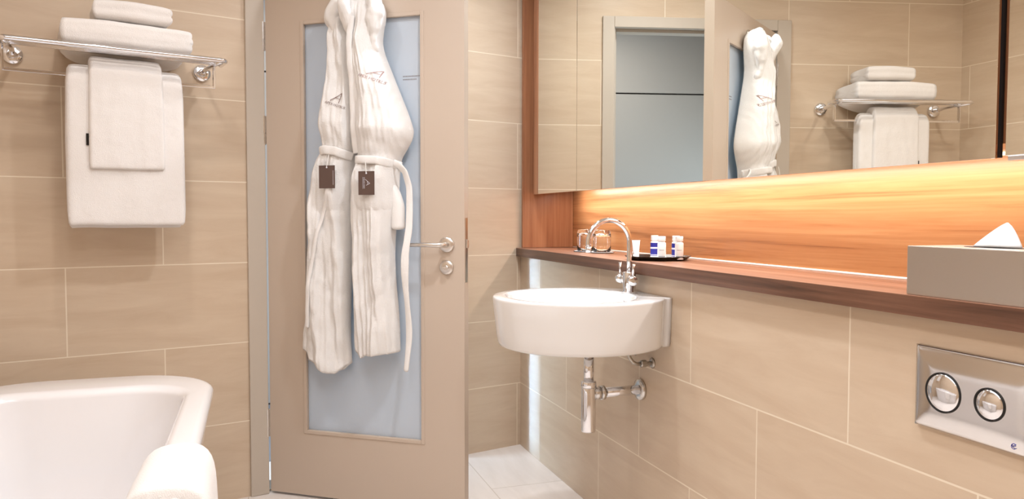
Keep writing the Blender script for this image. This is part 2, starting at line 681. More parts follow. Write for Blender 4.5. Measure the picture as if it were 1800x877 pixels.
# lever handle
bm = bmesh.new()
hc = (.729, .967)
T = axisT(DP(hc[0], hc[1], 0), Dn)
lathe(bm, [(.026, -.0005), (.027, .002), (.027, .007), (.025, .0095), (.012, .0100)], T, 36)
hd = link('lever_rose', bm, M['nickel'], door, True)
bm = bmesh.new()
pts = [DP(hc[0], hc[1], .009), DP(hc[0], hc[1], .030), DP(hc[0], hc[1], .042), DP(hc[0] - .006, hc[1], .051), DP(hc[0] - .018, hc[1], .055), DP(hc[0] - .06, hc[1], .055), DP(hc[0] - .138, hc[1] - .001, .054)]
tube(bm, pts, [.0095, .0095, .0095, .0095, .009, .0078, .006], 16)
link('lever', bm, M['nickel'], hd, True)
bm = bmesh.new()
T = axisT(DP(.7285, .887, 0), Dn)
lathe(bm, [(.0245, -.0005), (.0255, .002), (.0255, .007), (.0235, .0095), (.008, .0100)], T, 36)
rs = link('thumbturn_rose', bm, M['nickel'], door, True)
bm = bmesh.new()
lathe(bm, [(.008, .0095), (.008, .016), (.006, .018)], T, 20)
box(bm, .7285 - .012, .7285 + .012, .017, .026, .887 - .003, .887 + .003, TD, .002)
link('thumbturn', bm, M['nickel'], rs)
bm = bmesh.new()
box(bm, DW - .001, DW + .0012, -.031, -.009, .834, 1.061, TD, .0005)
fl = link('latch_plate', bm, M['metal_dull'], door)
bm = bmesh.new()
box(bm, DW + .001, DW + .0075, -.027, -.013, .955, .985, TD, .001)
link('latch', bm, M['nickel'], fl)
# hinges
for zc in (1.740, 1.390, .275):
    bm = bmesh.new()
    c = DP(-.008, 0, .006)
    h = .053
    lathe(bm, [(.0065, -h), (.0065, -h * .22)], Matrix.Translation(Vector((c.x, c.y, zc))), 16)
    lathe(bm, [(.0072, -h * .2), (.0072, h)], Matrix.Translation(Vector((c.x, c.y, zc))), 16)
    lathe(bm, [(.003, -h - .006), (.006, -h)], Matrix.Translation(Vector((c.x, c.y, zc))), 16)
    lathe(bm, [(.006, h), (.003, h + .006)], Matrix.Translation(Vector((c.x, c.y, zc))), 16)
    box(bm, -.008, .0, -.0345, .003, zc - h, zc + h, frame_matrix(H0, Dd, Dn, UP), .0005)
    hg = link('hinge', bm, M['satin'], door)

# ================================================================= robes
RA = [(0.3568, 1.8569, 0.4061, 1.8528), (0.343, 1.834, 0.4104, 1.8287), (0.3246, 1.8115, 0.4102, 1.8049), (0.2971, 1.7936, 0.4056, 1.7854), (0.2877, 1.7661, 0.4009, 1.758), (0.3011, 1.737, 0.4006, 1.7301), (0.2963, 1.7172, 0.4005, 1.7102), (0.2957, 1.6568, 0.4045, 1.6502), (0.2905, 1.5965, 0.4084, 1.5901), (0.2807, 1.5362, 0.4102, 1.5301), (0.2662, 1.4759, 0.4097, 1.47), (0.2541, 1.4255, 0.4093, 1.4199), (0.2537, 1.3846, 0.4067, 1.3797), (0.2602, 1.3435, 0.4042, 1.3396), (0.2645, 1.3087, 0.3971, 1.3055), (0.2431, 1.2722, 0.3923, 1.2692), (0.2287, 1.2314, 0.3874, 1.2288), (0.2139, 1.1697, 0.3824, 1.1681), (0.2038, 1.1076, 0.3773, 1.1071), (0.1981, 1.0246, 0.3721, 1.0256), (0.1924, 0.9412, 0.3691, 0.9438), (0.1891, 0.8576, 0.3661, 0.8617), (0.1809, 0.7736, 0.3608, 0.7792), (0.1728, 0.6891, 0.3578, 0.6966), (0.1646, 0.6044, 0.357, 0.6138), (0.1636, 0.5196, 0.3609, 0.531)]
RB = [(0.3724, 1.85, 0.4609, 1.8427), (0.3654, 1.8268, 0.5, 1.8161), (0.3674, 1.797, 0.5085, 1.7862), (0.3716, 1.767, 0.5083, 1.757), (0.3757, 1.7271, 0.4994, 1.7186), (0.3843, 1.6869, 0.4947, 1.6798), (0.3907, 1.6469, 0.4966, 1.6405), (0.3948, 1.607, 0.5073, 1.6006), (0.3967, 1.5671, 0.5244, 1.5605), (0.3986, 1.5273, 0.5416, 1.5205), (0.4005, 1.4874, 0.5586, 1.4805), (0.4002, 1.4476, 0.5757, 1.4407), (0.4021, 1.4076, 0.5969, 1.4008), (0.4018, 1.3717, 0.6139, 1.365), (0.4038, 1.3436, 0.6095, 1.3378), (0.4057, 1.3076, 0.59, 1.3031), (0.4077, 1.2755, 0.5683, 1.2721), (0.4052, 1.2475, 0.5616, 1.2446), (0.3959, 1.2074, 0.5592, 1.2052), (0.3888, 1.1673, 0.5568, 1.1657), (0.386, 1.1068, 0.5521, 1.1063), (0.39, 1.0462, 0.5453, 1.0467), (0.3918, 0.9855, 0.5405, 0.9869), (0.3867, 0.9245, 0.538, 0.927), (0.3839, 0.8635, 0.5398, 0.8671), (0.3834, 0.8024, 0.5438, 0.8071), (0.3851, 0.7412, 0.5501, 0.7471), (0.3892, 0.68, 0.5541, 0.687), (0.3886, 0.6185, 0.5559, 0.6267), (0.3905, 0.5735, 0.5557, 0.5824)]
hemA = [(0.1643, 0.579), (0.1975, 0.5638), (0.2091, 0.5412), (0.2771, 0.501), (0.3167, 0.4951), (0.3423, 0.5175), (0.3609, 0.531)]
hemB = [(0.3908, 0.6063), (0.4289, 0.5633), (0.4492, 0.5746), (0.5491, 0.582), (0.5557, 0.5824)]


def lerp_tab(tab, x):
    if x <= tab[0][0]:
        return tab[0][1]
    for (a, b), (c, d) in zip(tab, tab[1:]):
        if x <= c:
            return b + (d - b) * (x - a) / (c - a)
    return tab[-1][1]


def smooth_rows(rows, step=.012):
    """resample the outline rows to an even, smoothed spacing in height"""
    zl = [(-(r[1]), r[0], r[2], r[3] - r[1]) for r in rows]
    z0, z1 = zl[0][0], zl[-1][0]
    n = int((z1 - z0) / step)
    out = []
    for i in range(n + 1):
        z = z0 + (z1 - z0) * i / n
        L = lerp_tab([(a, b) for a, b, c, d in zl], z)
        R = lerp_tab([(a, c) for a, b, c, d in zl], z)
        K = lerp_tab([(a, d) for a, b, c, d in zl], z)
        out.append([-z, L, R, K])
    for _ in range(1):
        out = [out[0]] + [[out[i][0]] + [(out[i - 1][j] + 2 * out[i][j] + out[i + 1][j]) / 4 for j in (1, 2, 3)] for i in range(1, len(out) - 1)] + [out[-1]]
    return out


def garment(rows, hem, depth, base, folds, seed, nf=84, nb=14):
    """folds: (amplitude, count across, phase, drift per metre, warp, z_top, z_bottom)"""
    R = smooth_rows(rows, .009)
    bm = bmesh.new()
    rings = []
    zbot = R[-1][0]
    zh = zbot + .16
    for (z, sl, sr, kz) in R:
        D = lerp_tab(depth, -z)
        b0 = lerp_tab(base, -z)
        ring = []
        mid, hw = (sl + sr) / 2, (sr - sl) / 2

        def zz(t, zrow):
            if zrow < zh:
                s = sl + (sr - sl) * t
                hz = lerp_tab(hem, s)
                return zh + (hz - zh) * (zh - zrow) / (zh - zbot)
            return zrow + kz * t
        for k in range(nf + 1):
            t = k / nf
            u = -cos(pi * t) * .55 + (2 * t - 1) * .45
            s = mid + hw * u
            prof = (max(0, 1 - abs(u) ** 3.0)) ** .5
            fd = 0
            wx = noise.noise(Vector((seed, z * 3.1, 0))) + .5 * noise.noise(Vector((u * 1.5, z * 6.3, seed)))
            for (amp, cnt, ph, drift, warp, z1, z0) in folds:
                w = min(1, max(0, (z1 - z) / .06)) * min(1, max(0, (z - z0) / .06))
                if w <= 0:
                    continue
                a = u * cnt * pi / 2 + ph + drift * z + warp * wx
                if amp > 0:
                    fd += w * amp * (1 - 2 * abs(sin(a)) ** 1.3)
                else:
                    fd += w * amp * (1 - abs(sin(a)) ** .35) * 2     # narrow creases
            nz = noise.fractal(Vector((s * 13, z * 8, seed)), 1, 2, 3) * .011 + noise.noise(Vector((s * 42, z * 22, seed + 5))) * .0045
            env = prof ** .7
            off = b0 + D * prof + (fd + nz) * env
            tt = (s - sl) / (sr - sl) if sr > sl else 0
            ring.append(DP(s, zz(tt, z), max(off, b0 + .002)))
        for k in range(1, nb):
            t = 1 - k / nb
            u = -cos(pi * t)
            s = mid + hw * u
            tt = (s - sl) / (sr - sl)
            prof = (max(0, 1 - abs(u) ** 2)) ** .5
            ring.append(DP(s, zz(tt, z), b0 - min(.012, b0 - .003) * prof))
        rings.append(ring)
    c = sum(rings[0], Vector()) / len(rings[0])
    top = [p * .55 + c * .45 + UP * .014 for p in rings[0]]
    top2 = [p * .15 + c * .85 + UP * .019 for p in rings[0]]
    # the hem turns in, so the cloth ends in a thick edge
    last = rings[-1]
    c = sum(last, Vector()) / len(last)
    in1 = [p - UP * .002 + (Vector((c.x, c.y, p.z)) - p) * .10 for p in last]
    in2 = [p + UP * .03 + (Vector((c.x, c.y, p.z)) - p) * .20 for p in last]
    in3 = [p + UP * .12 + (Vector((c.x, c.y, p.z)) - p) * .45 for p in last]
    loft(bm, [top2, top] + rings + [in1, in2, in3], True, True)
    return bm


def ruffle(bm, amp=.007, sc=26, seed=1.0):
    """crumple bunched cloth along its normals"""
    bmesh.ops.subdivide_edges(bm, edges=list(bm.edges), cuts=1, use_grid_fill=True)
    bmesh.ops.recalc_face_normals(bm, faces=bm.faces)
    bm.normal_update()
    for v in bm.verts:
        p = v.co
        k = 1 - 2 * abs(noise.noise(Vector((p.x * sc, p.y * sc, p.z * sc * .45 + seed))))
        v.co = p + v.normal * (amp * (k - .55) + amp * .5 * noise.noise(p * sc * 2))


def uv_leaf(co, n):
    v = co - H0
    return (v.dot(Dd), v.z)


def surf_tree(o):
    me = o.data
    off = Vector((0, 0, 0))
    p = o
    while p is not None:
        off += p.location
        p = p.parent
    return BVHTree.FromPolygons([v.co + off for v in me.vertices], [tuple(f.vertices) for f in me.polygons])


def drop(tree, s, z, lift=.002, start=.4):
    hit = tree.ray_cast(DP(s, z, start), -Dn)
    if hit[0] is None:
        return None
    return hit[0] + Dn * lift


def ribbon_on(bm, tree, pts, hwid, lift=.003, thick=.006, n=24, default=.08):
    """flat band following the cloth surface through leaf coordinates pts"""
    P = []
    for i in range(n + 1):
        t = i / n * (len(pts) - 1)
        k = min(int(t), len(pts) - 2)
        f = t - k
        P.append((pts[k][0] + (pts[k + 1][0] - pts[k][0]) * f, pts[k][1] + (pts[k + 1][1] - pts[k][1]) * f))
    rings = []
    offs = []
    for s, z in P:
        q = drop(tree, s, z, lift)
        offs.append(q)
    lastgood = None
    vals = [((q - H0).dot(Dn) if q is not None else None) for q in offs]
    good = [v for v in vals if v is not None]
    base = min(good) if good else default
    vals = [v if v is not None else base for v in vals]
    for _ in range(2):
        vals = [vals[0]] + [(vals[i - 1] + 2 * vals[i] + vals[i + 1]) / 4 for i in range(1, len(vals) - 1)] + [vals[-1]]
    for i, (s, z) in enumerate(P):
        a = P[max(0, i - 1)]
        b = P[min(n, i + 1)]
        d = Vector((b[0] - a[0], b[1] - a[1], 0)).normalized()
        nx, nz = -d.y, d.x
        o = vals[i]
        r = []
        for (wv, ov) in ((-1, -.2), (-.9, .7), (-.5, 1), (.5, 1), (.9, .7), (1, -.2), (.5, -.9), (-.5, -.9)):
            r.append(DP(s + nx * hwid * wv, z + nz * hwid * wv, o + thick * .5 * ov + thick * .5))
        rings.append(r)
    loft(bm, rings)
    return bm


def text_mesh(body, size):
    cu = bpy.data.curves.new('t', 'FONT')
    cu.body = body
    cu.size = size
    cu.align_x = 'CENTER'
    cu.align_y = 'CENTER'
    ob = bpy.data.objects.new('t', cu)
    COL.objects.link(ob)
    dg = bpy.context.evaluated_depsgraph_get()
    ev = ob.evaluated_get(dg)
    me = ev.to_mesh()
    vs = [v.co.copy() for v in me.vertices]
    fs = [tuple(p.vertices) for p in me.polygons]
    ev.to_mesh_clear()
    bpy.data.objects.remove(ob)
    bpy.data.curves.remove(cu)
    return vs, fs


def emblem_on(bm, tree, apex, lf, rf, tc, tang, tsize, strokew=.0011, lift=.0035):
    """thin stitched letter A with the words beneath, laid on the cloth"""
    def drop(tree, s, z, lift, _d=globals()['drop']):
        """even out small folds under the stitching"""
        v = []
        for ds, dz in ((0, 0), (.006, 0), (-.006, 0), (.012, 0), (-.012, 0), (0, .006), (0, -.006)):
            p = _d(tree, s + ds, z + dz, 0)
            if p is not None:
                v.append((p - H0).dot(Dn))
        if not v:
            return None
        return DP(s, z, max(sum(v) / len(v) + lift, v[0] + .0015))

    def stroke(a, b, w):
        n = 6
        d = Vector((b[0] - a[0], b[1] - a[1], 0)).normalized()
        nx, nz = -d.y * w, d.x * w
        prev = None
        for i in range(n + 1):
            f = i / n
            s, z = a[0] + (b[0] - a[0]) * f, a[1] + (b[1] - a[1]) * f
            p = drop(tree, s - nx, z - nz, lift)
            q = drop(tree, s + nx, z + nz, lift)
            if p is None or q is None:
                prev = None
                continue
            cur = (bm.verts.new(p), bm.verts.new(q))
            if prev:
                bm.faces.new((prev[0], cur[0], cur[1], prev[1]))
            prev = cur
    stroke(lf, apex, strokew)
    stroke(apex, rf, strokew)
    # cross bar
    c1 = (lf[0] + (apex[0] - lf[0]) * .42, lf[1] + (apex[1] - lf[1]) * .42)
    c2 = (rf[0] + (apex[0] - rf[0]) * .42, rf[1] + (apex[1] - rf[1]) * .42)
    stroke(c1, c2, strokew * .8)
    vs, fs = text_mesh('APEX HOTELS', tsize)
    ca, sa = cos(tang), sin(tang)
    nv = []
    for v in vs:
        s = tc[0] + v.x * ca - v.y * sa
        z = tc[1] + v.x * sa + v.y * ca
        p = drop(tree, s, z, lift)
        nv.append(bm.verts.new(p) if p is not None else None)
    for f in fs:
        q = [nv[i] for i in f]
        if all(x is not None for x in q):
            try:
                bm.faces.new(q)
            except ValueError:
                pass


def patch_on(bm, tree, s0, s1, z0, z1, lift=.004, skew=0, n=10, round_=.25):
    """pocket: a thick patch lying over the cloth"""
    front = []
    for j in range(n + 1):
        row = []
        for i in range(n + 1):
            a, b = i / n, j / n
            s = s0 + (s1 - s0) * a + skew * (1 - b)
            z = z0 + (z1 - z0) * b
            # round lower corners
            if b < .3:
                k = (1 - b / .3)
                s += (.5 - a) * 2 * (s1 - s0) * .08 * k * k
            p = drop(tree, s, z, lift)
            if p is None:
                p = DP(s, z, .04)
            edge = min(i, n - i, j)
            if edge == 0:
                p = p - Dn * (lift * 1.2)
            row.append(bm.verts.new(p))
        front.append(row)
    for j in range(n):
        for i in range(n):
            bm.faces.new((front[j][i], front[j][i + 1], front[j + 1][i + 1], front[j + 1][i]))
    return bm


# hook on the leaf carries both robes
hk = thing('robe_hook', 'small metal hook at the top of the door carrying the bathrobes', 'hook', DP(.405, 1.845, 0))
bm = bmesh.new()
lathe(bm, [(.018, .0002), (.018, .006), (.009, .008)], axisT(DP(.405, 1.850, 0), Dn), 24)
link('back_plate', bm, M['nickel'], hk, True)
bm = bmesh.new()
tube(bm, [DP(.405, 1.850, .006), DP(.405, 1.846, .03), DP(.405, 1.842, .05), DP(.405, 1.852, .062), DP(.405, 1.868, .064)], .005, 12)
link('prong', bm, M['nickel'], hk, True)

# ---- left robe: its inner side stops where the right robe begins
_lb = [(-r[1], r[0]) for r in RB]
RA = [(a, b, min(c, lerp_tab(_lb, -d) + .004), d) for a, b, c, d in RA]
RA = [(min(a, c - .03), b, c, d) for a, b, c, d in RA]
RB = [(a, b, c + (.012 if 1.44 < b < 1.62 else .006 if 1.38 < b < 1.68 else 0), d) for a, b, c, d in RB]
ra = thing('bathrobe', 'white bathrobe hanging on the left of the pair on the door, nearer the hinges', 'bathrobe', DP(.33, 1.85, .05), 'bathrobes hanging on the door')
depthA = [(-1.86, .04), (-1.80, .060), (-1.74, .07), (-1.5, .085), (-1.40, .10), (-1.30, .075), (-1.2, .085), (-.8, .07), (-.5, .06)]
baseA = [(-1.86, .018), (-1.2, .016), (-.5, .012)]
foldsA = [(.007, 1.6, .4, .8, .9, 1.86, 1.27), (.0012, 5.2, 1.1, .6, .8, 1.86, 1.27), (.012, 1.6, 1.9, 2.6, .8, 1.29, .3), (.003, 5.0, .6, 1.0, 1.2, 1.29, .3)]
body = link('robe_body', garment(RA, hemA, depthA, baseA, foldsA, 3.1), M['robe'], ra, True, uv_leaf)
tA = surf_tree(body)
bm = bmesh.new()
ribbon_on(bm, tA, [(.268, 1.297), (.30, 1.302), (.345, 1.296), (.395, 1.276)], .0165, .0015, .009)
soft(link('belt', bm, M['robe2'], ra, True), 1)
bm = bmesh.new()
patch_on(bm, tA, .250, .345, 1.083, 1.243, .005, .006)
pk = link('pocket', bm, M['robe'], ra, True, uv_leaf)
bm = bmesh.new()
emblem_on(bm, tA, (.3725, 1.4959), (.332, 1.4719), (.362, 1.4608), (.350, 1.4555), -.33, .0115)
link('embroidered_emblem', bm, M['thread'], ra)
bm = bmesh.new()
TT = Matrix.Translation(DP(.3255, 1.2035, 0) - Vector((0, 0, 1.2035)) + UP * 0) 
q = max([(drop(tA, .3255 + ds, 1.2035 + dz) - H0).dot(Dn) for ds in (-.025, 0, .025) for dz in (-.035, 0, .035)]) + .009
box(bm, .2945, .3570, q, q + .0012, 1.1640, 1.2440, TD)
tg = link('swing_tag', bm, M['tag'], ra)
bm = bmesh.new()
box(bm, .3500, .3508, q + .0012, q + .0015, 1.176, 1.226, TD)
lathe(bm, [(.003, 0), (.003, .001)], axisT(DP(.3255, 1.237, q + .0012), Dn), 12)
link('tag_print', bm, M['lightline'], tg)
bm = bmesh.new()
tube(bm, [DP(.331, 1.283, q - .004), DP(.330, 1.265, q), DP(.3255, 1.237, q + .0025)], .0011, 6)
link('tag_string', bm, M['string'], tg)

bm = bmesh.new()
P = [DP(s_, z_, o_) for s_, z_, o_ in ((.362, 1.838, .055), (.346, 1.815, .062), (.327, 1.787, .064), (.324, 1.765, .062), (.332, 1.742, .060), (.342, 1.71, .060), (.350, 1.66, .062))]
tube(bm, P, [.020, .031, .036, .034, .031, .028, .010], 18)
ruffle(bm, .009, 24, 2.0)
soft(link('collar', bm, M['robe2'], ra, True), 1)
bm = bmesh.new()
ribbon_on(bm, tA, [(.345, 1.235), (.327, 1.17), (.300, 1.10), (.268, 1.00), (.240, .88), (.222, .76), (.212, .66)], .0075, .0, .010, n=60)
soft(link('front_edge', bm, M['robe2'], ra, True), 1)

# ---- right robe
rb = thing('bathrobe', 'white bathrobe hanging on the right of the pair on the door, its belt end dangling', 'bathrobe', DP(.45, 1.85, .05), 'bathrobes hanging on the door')
depthB = [(-1.86, .05), (-1.80, .085), (-1.70, .10), (-1.5, .115), (-1.37, .13), (-1.28, .095), (-1.2, .11), (-.8, .09), (-.55, .08)]
baseB = [(-1.86, .020), (-1.2, .020), (-.5, .016)]
foldsB = [(.006, 2.0, .9, -.6, .9, 1.86, 1.25), (.0016, 9.0, 0.3, -.5, .7, 1.86, 1.25), (.011, 1.9, .3, -1.5, 1.2, 1.27, .3), (.003, 8.0, .3, .6, .8, 1.27, .3)]
body = link('robe_body', garment(RB, hemB, depthB, baseB, foldsB, 8.7), M['robe'], rb, True, uv_leaf)
tB = surf_tree(body)
bm = bmesh.new()
pts = [(.4755, 1.8443), (.4949, 1.8095), (.5034, 1.7697), (.5009, 1.7209), (.4918, 1.6724), (.485, 1.632)]
P = []
for i in range(25):
    t = i / 24 * 5
    k = min(int(t), 4)
    f = t - k
    s, z = pts[k][0] * (1 - f) + pts[k + 1][0] * f, pts[k][1] * (1 - f) + pts[k + 1][1] * f
    P.append(DP(s - .006, z, .060 + .03 * sin(pi * i / 24) + .006 * noise.noise(Vector((0, 0, z * 20)))))
tube(bm, P, [.018 + .010 * sin(pi * min(1, i / 18)) * (1 if i < 18 else .4) + .003 * noise.noise(Vector((3, 0, i * .5))) for i in range(25)], 16)
ruffle(bm, .009, 22, 5.0)
soft(link('collar', bm, M['robe2'], rb, True), 1)
bm = bmesh.new()
pts = [(.385, 1.835), (.392, 1.80), (.397, 1.76), (.400, 1.72), (.402, 1.69)]
P = [DP(s, z, .125 - .02 * abs(i - 1)) for i, (s, z) in enumerate(pts)]
P = [P[0]] + [P[0].lerp(P[1], .5)] + P[1:]
tube(bm, P, [.015, .02, .023, .022, .018, .007], 14)
ruffle(bm, .009, 24, 7.0)
soft(link('lapel', bm, M['robe2'], rb, True), 1)
bm = bmesh.new()
ribbon_on(bm, tB, [(.418, 1.76), (.412, 1.70), (.416, 1.62), (.420, 1.52), (.421, 1.42), (.421, 1.33), (.424, 1.285)], .0125, -.003, .016, n=60)
soft(link('lapel', bm, M['robe2'], rb, True), 1)
bm = bmesh.new()
ribbon_on(bm, tB, [(.412, 1.264), (.445, 1.2625), (.517, 1.2592), (.562, 1.247), (.572, 1.243)], .0150, .0015, .012)
soft(link('belt', bm, M['robe2'], rb, True), 1)
# dangling belt end
bm = bmesh.new()
pts = [(0.553, 1.2547), (0.5811, 1.2443), (0.5982, 1.2204), (0.6086, 1.1652), (0.6101, 1.0272), (0.601, 0.9281), (0.6005, 0.8287), (0.6043, 0.7091), (0.6061, 0.6292), (0.6012, 0.5205)]
rings = []
n = 60
for i in range(n + 1):
    t = i / n * (len(pts) - 1)
    k = min(int(t), len(pts) - 2)
    f = t - k
    s, z = pts[k][0] * (1 - f) + pts[k + 1][0] * f, pts[k][1] * (1 - f) + pts[k + 1][1] * f
    a, b = pts[max(0, k)], pts[k + 1]
    d = Vector((b[0] - a[0], b[1] - a[1], 0)).normalized()
    nx, nz = -d.y, d.x
    hw = .0125 if i < 30 else .0125 + .002 * sin(i * .4)
    o = .065 + .012 * sin(i * .22)
    rings.append([DP(s + nx * hw * w, z + nz * hw * w, o + .0045 * v + .004 * w * sin(i * .15)) for w, v in ((-1, 0), (-.8, 1), (0, 1.3), (.8, 1), (1, 0), (.8, -1), (0, -1), (-.8, -1))])
loft(bm, rings)
soft(link('belt_end', bm, M['robe2'], rb, True), 1)
# sleeve cuff showing behind
bm = bmesh.new()
rings = []
for i in range(13):
    z = 1.19 - i / 12 * .172
    sr = lerp_tab([(0, .550), (.25, .572), (.5, .588), (1, .590)], i / 12)
    rings.append([DP(.535 + (sr - .535) * a, z, .045 + .022 * b) for a, b in ((0, 0), (.1, .8), (.5, 1), (.85, .8), (1, 0), (.85, -.8), (.5, -1), (.1, -.8))])
loft(bm, rings)
soft(link('sleeve', bm, M['robe2'], rb, True), 1)
bm = bmesh.new()
patch_on(bm, tB, .424, .560, 1.086, 1.226, .006, .002)
link('pocket', bm, M['robe'], rb, True, uv_leaf)
bm = bmesh.new()
emblem_on(bm, tB, (.528, 1.5670), (.486, 1.5520), (.5240, 1.5410), (.500, 1.5360), -.32, .0140)
link('embroidered_emblem', bm, M['thread2'], rb)
bm = bmesh.new()
q = max([(drop(tB, .493 + ds, 1.180 + dz) - H0).dot(Dn) for ds in (-.025, 0, .025) for dz in (-.035, 0, .035)]) + .010
box(bm, .4622, .5225, q, q + .0012, 1.1390, 1.2200, TD)
tg = link('swing_tag', bm, M['tag'], rb)
bm = bmesh.new()
lathe(bm, [(.003, 0), (.003, .001)], axisT(DP(.4925, 1.213, q + .0012), Dn), 12)


def sidestroke(a, b, w=.0006):
    d = Vector((b[0] - a[0], b[1] - a[1], 0)).normalized()
    nx, nz = -d.y * w, d.x * w
    vs = [bm.verts.new(DP(x + sx * nx, z + sx * nz, q + .0016)) for (x, z), sx in ((a, -1), (a, 1), (b, 1), (b, -1))]
    bm.faces.new(vs)


# the emblem is printed sideways on the tag
sidestroke((.4885, 1.192), (.5060, 1.178))
sidestroke((.5060, 1.178), (.4920, 1.172))
sidestroke((.4960, 1.186), (.4985, 1.175))
vs, fs = text_mesh('APEX HOTELS', .0062)
nv = [bm.verts.new(DP(.4845 - v.y, 1.180 + v.x, q + .0016)) for v in vs]
for f in fs:
    bm.faces.new([nv[i] for i in f])
box(bm, .4790, .4796, q + .0012, q + .0016, 1.160, 1.200, TD)
link('tag_print', bm, M['lightline'], tg)
bm = bmesh.new()
tube(bm, [DP(.487, 1.252, q - .003), DP(.490, 1.235, q), DP(.4925, 1.213, q + .0025)], .0011, 6)
link('tag_string', bm, M['string'], tg)

# ================================================================= towel rack
def LP(u, z, off):
    return LW(u, z, off)


rack = thing('towel_rack', 'chrome wall-mounted towel rack with rails and a lower bar', 'towel rack', LP(1.66, 1.582, 0))
ZR = 1.588
ua, ub = 1.345, 1.985
for u in (1.380, 1.950):
    bm = bmesh.new()
    lathe(bm, [(.029, .0002), (.030, .003), (.030, .010), (.028, .013), (.012, .0135)], axisT(LP(u, 1.580, 0), Ln), 36)
    link('wall_flange', bm, M['chrome'], rack, True)
    bm = bmesh.new()
    TLp = frame_matrix(Vector((0, YC, 0)), Ld, Ln, UP)
    tube(bm, [LP(u, 1.580, .012), LP(u, 1.580, .05), LP(u, 1.582, .09), LP(u + (-.02 if u < 1.6 else .02), ZR - .003, .235)], [.010, .0085, .0075, .0075], 14)
    link('arm', bm, M['chrome'], rack, True)
bm = bmesh.new()
r = .0085
cr = .022
P = [LP(ua, ZR, .150)]
P += [LP(ua, ZR, .238 - cr)]
for k in range(1, 6):
    t = k / 6 * pi / 2
    P.append(LP(ua + cr * (1 - cos(t)), ZR, .238 - cr + cr * sin(t)))
P += [LP(ua + cr, ZR, .238), LP(ub - cr, ZR, .238)]
for k in range(1, 6):
    t = k / 6 * pi / 2
    P.append(LP(ub - cr + cr * sin(t), ZR, .238 - cr + cr * cos(t)))
P += [LP(ub, ZR, .238 - cr), LP(ub, ZR, .150)]
tube(bm, P, r, 14)
link('front_rail', bm, M['chrome'], rack, True)
for off in (.218, .196, .174, .152):
    bm = bmesh.new()
    tube(bm, [LP(ua, ZR + .001, off), LP(ub, ZR + .001, off)], .0042, 10)
    link('rail', bm, M['chrome'], rack, True)
bm = bmesh.new()
for u in (1.372, 1.972):
    pass
TLp = frame_matrix(Vector((0, YC, 0)), Ld, Ln, UP)
box(bm, 1.366, 1.976, .150, .160, 1.504, 1.514, TLp, .0015)
link('lower_bar', bm, M['chrome'], rack)
for u in (1.366, 1.970):
    bm = bmesh.new()
    box(bm, u, u + .006, .147, .163, 1.506, ZR, TLp, .001)
    link('bracket', bm, M['chrome'], rack)


def folded(u0, u1, o0, o1, z0, z1, layers, seed, sag=None, round_=.016, taper=0):
    """folded terry towel: soft box whose low-u end shows the fold layers; local coordinates along the door wall"""
    bm = bmesh.new()
    nu, nz, no = 28, 10, 18
    H = z1 - z0
    rings = []

    def se(t):      # superellipse-like rounding 0..1..0
        return max(0.0, 1 - abs(t) ** 5) ** .35
    for i in range(nu + 1):
        a = i / nu
        ring = []
        nr = 44
        for k in range(nr):
            th = 2 * pi * k / nr
            cx, cz = cos(th), sin(th)
            e = 5.0
            rad = 1 / ((abs(cx) ** e + abs(cz) ** e) ** (1 / e))
            x, zc = cx * rad, cz * rad
            off = (o0 + o1) / 2 + (o1 - o0) / 2 * x
            z = (z0 + z1) / 2 + H / 2 * zc
            # ends pull in, rounded, with grooves between the layers
            g = .5 + .5 * zc
            groove = abs(sin(pi * layers * g)) ** .6
            endpull = .006 * (1 - groove)
            u = u0 + (u1 - u0) * a
            if a < .12:
                u += endpull * (1 - a / .12) * .9 + .012 * (1 - a / .12) * abs(zc) ** 3
                off += 0
            if a > .88:
                q = (a - .88) / .12
                u -= .010 * q * abs(zc) ** 3
            # puffy top and slight waviness
            z += (.006 * sin(pi * a) * (1 if zc > 0 else 0)) + .004 * noise.noise(Vector((u * 12, off * 12, z * 9 + seed)))
            off += .004 * noise.noise(Vector((u * 9, z * 20, seed + 3)))
            if abs(x) > .8:
                off -= (1 if x > 0 else -1) * .0020 * (1 - groove)
            if sag and zc < 0:
                w = max(0, 1 - abs((off - sag[0]) / sag[1])) ** .7
                z -= sag[2] * w * (sin(pi * min(1, max(0, a * 1.0)))) ** .5
            z += taper * (off - o1)
            ring.append(LP(u, z, off))
        rings.append(ring)
    c0 = sum(rings[0], Vector()) / len(rings[0])
    c1 = sum(rings[-1], Vector()) / len(rings[-1])
    cap0 = [c0 + (p - c0) * .6 + Ld * .002 for p in rings[0]]
    cap0b = [c0 + (p - c0) * .2 + Ld * .003 for p in rings[0]]
    cap1 = [c1 + (p - c1) * .6 + Ld * .004 for p in rings[-1]]
    cap1b = [c1 + (p - c1) * .2 + Ld * .005 for p in rings[-1]]
    loft(bm, [cap0b, cap0] + rings + [cap1, cap1b])
    return bm


o = link('folded_bath_towel', folded(1.444, 1.824, .016, .212, 1.597, 1.682, 3, 1.0, sag=(.07, .065, .046), taper=.02), M['towel'], None, True)
tag(o, 'large white towel folded flat on the rack, under the smaller one', 'towel')
o = link('folded_hand_towel', folded(1.502, 1.733, .045, .195, 1.689, 1.752, 2, 4.0), M['towel'], None, True)
tag(o, 'small white folded towel on top of the stack on the rack', 'towel')


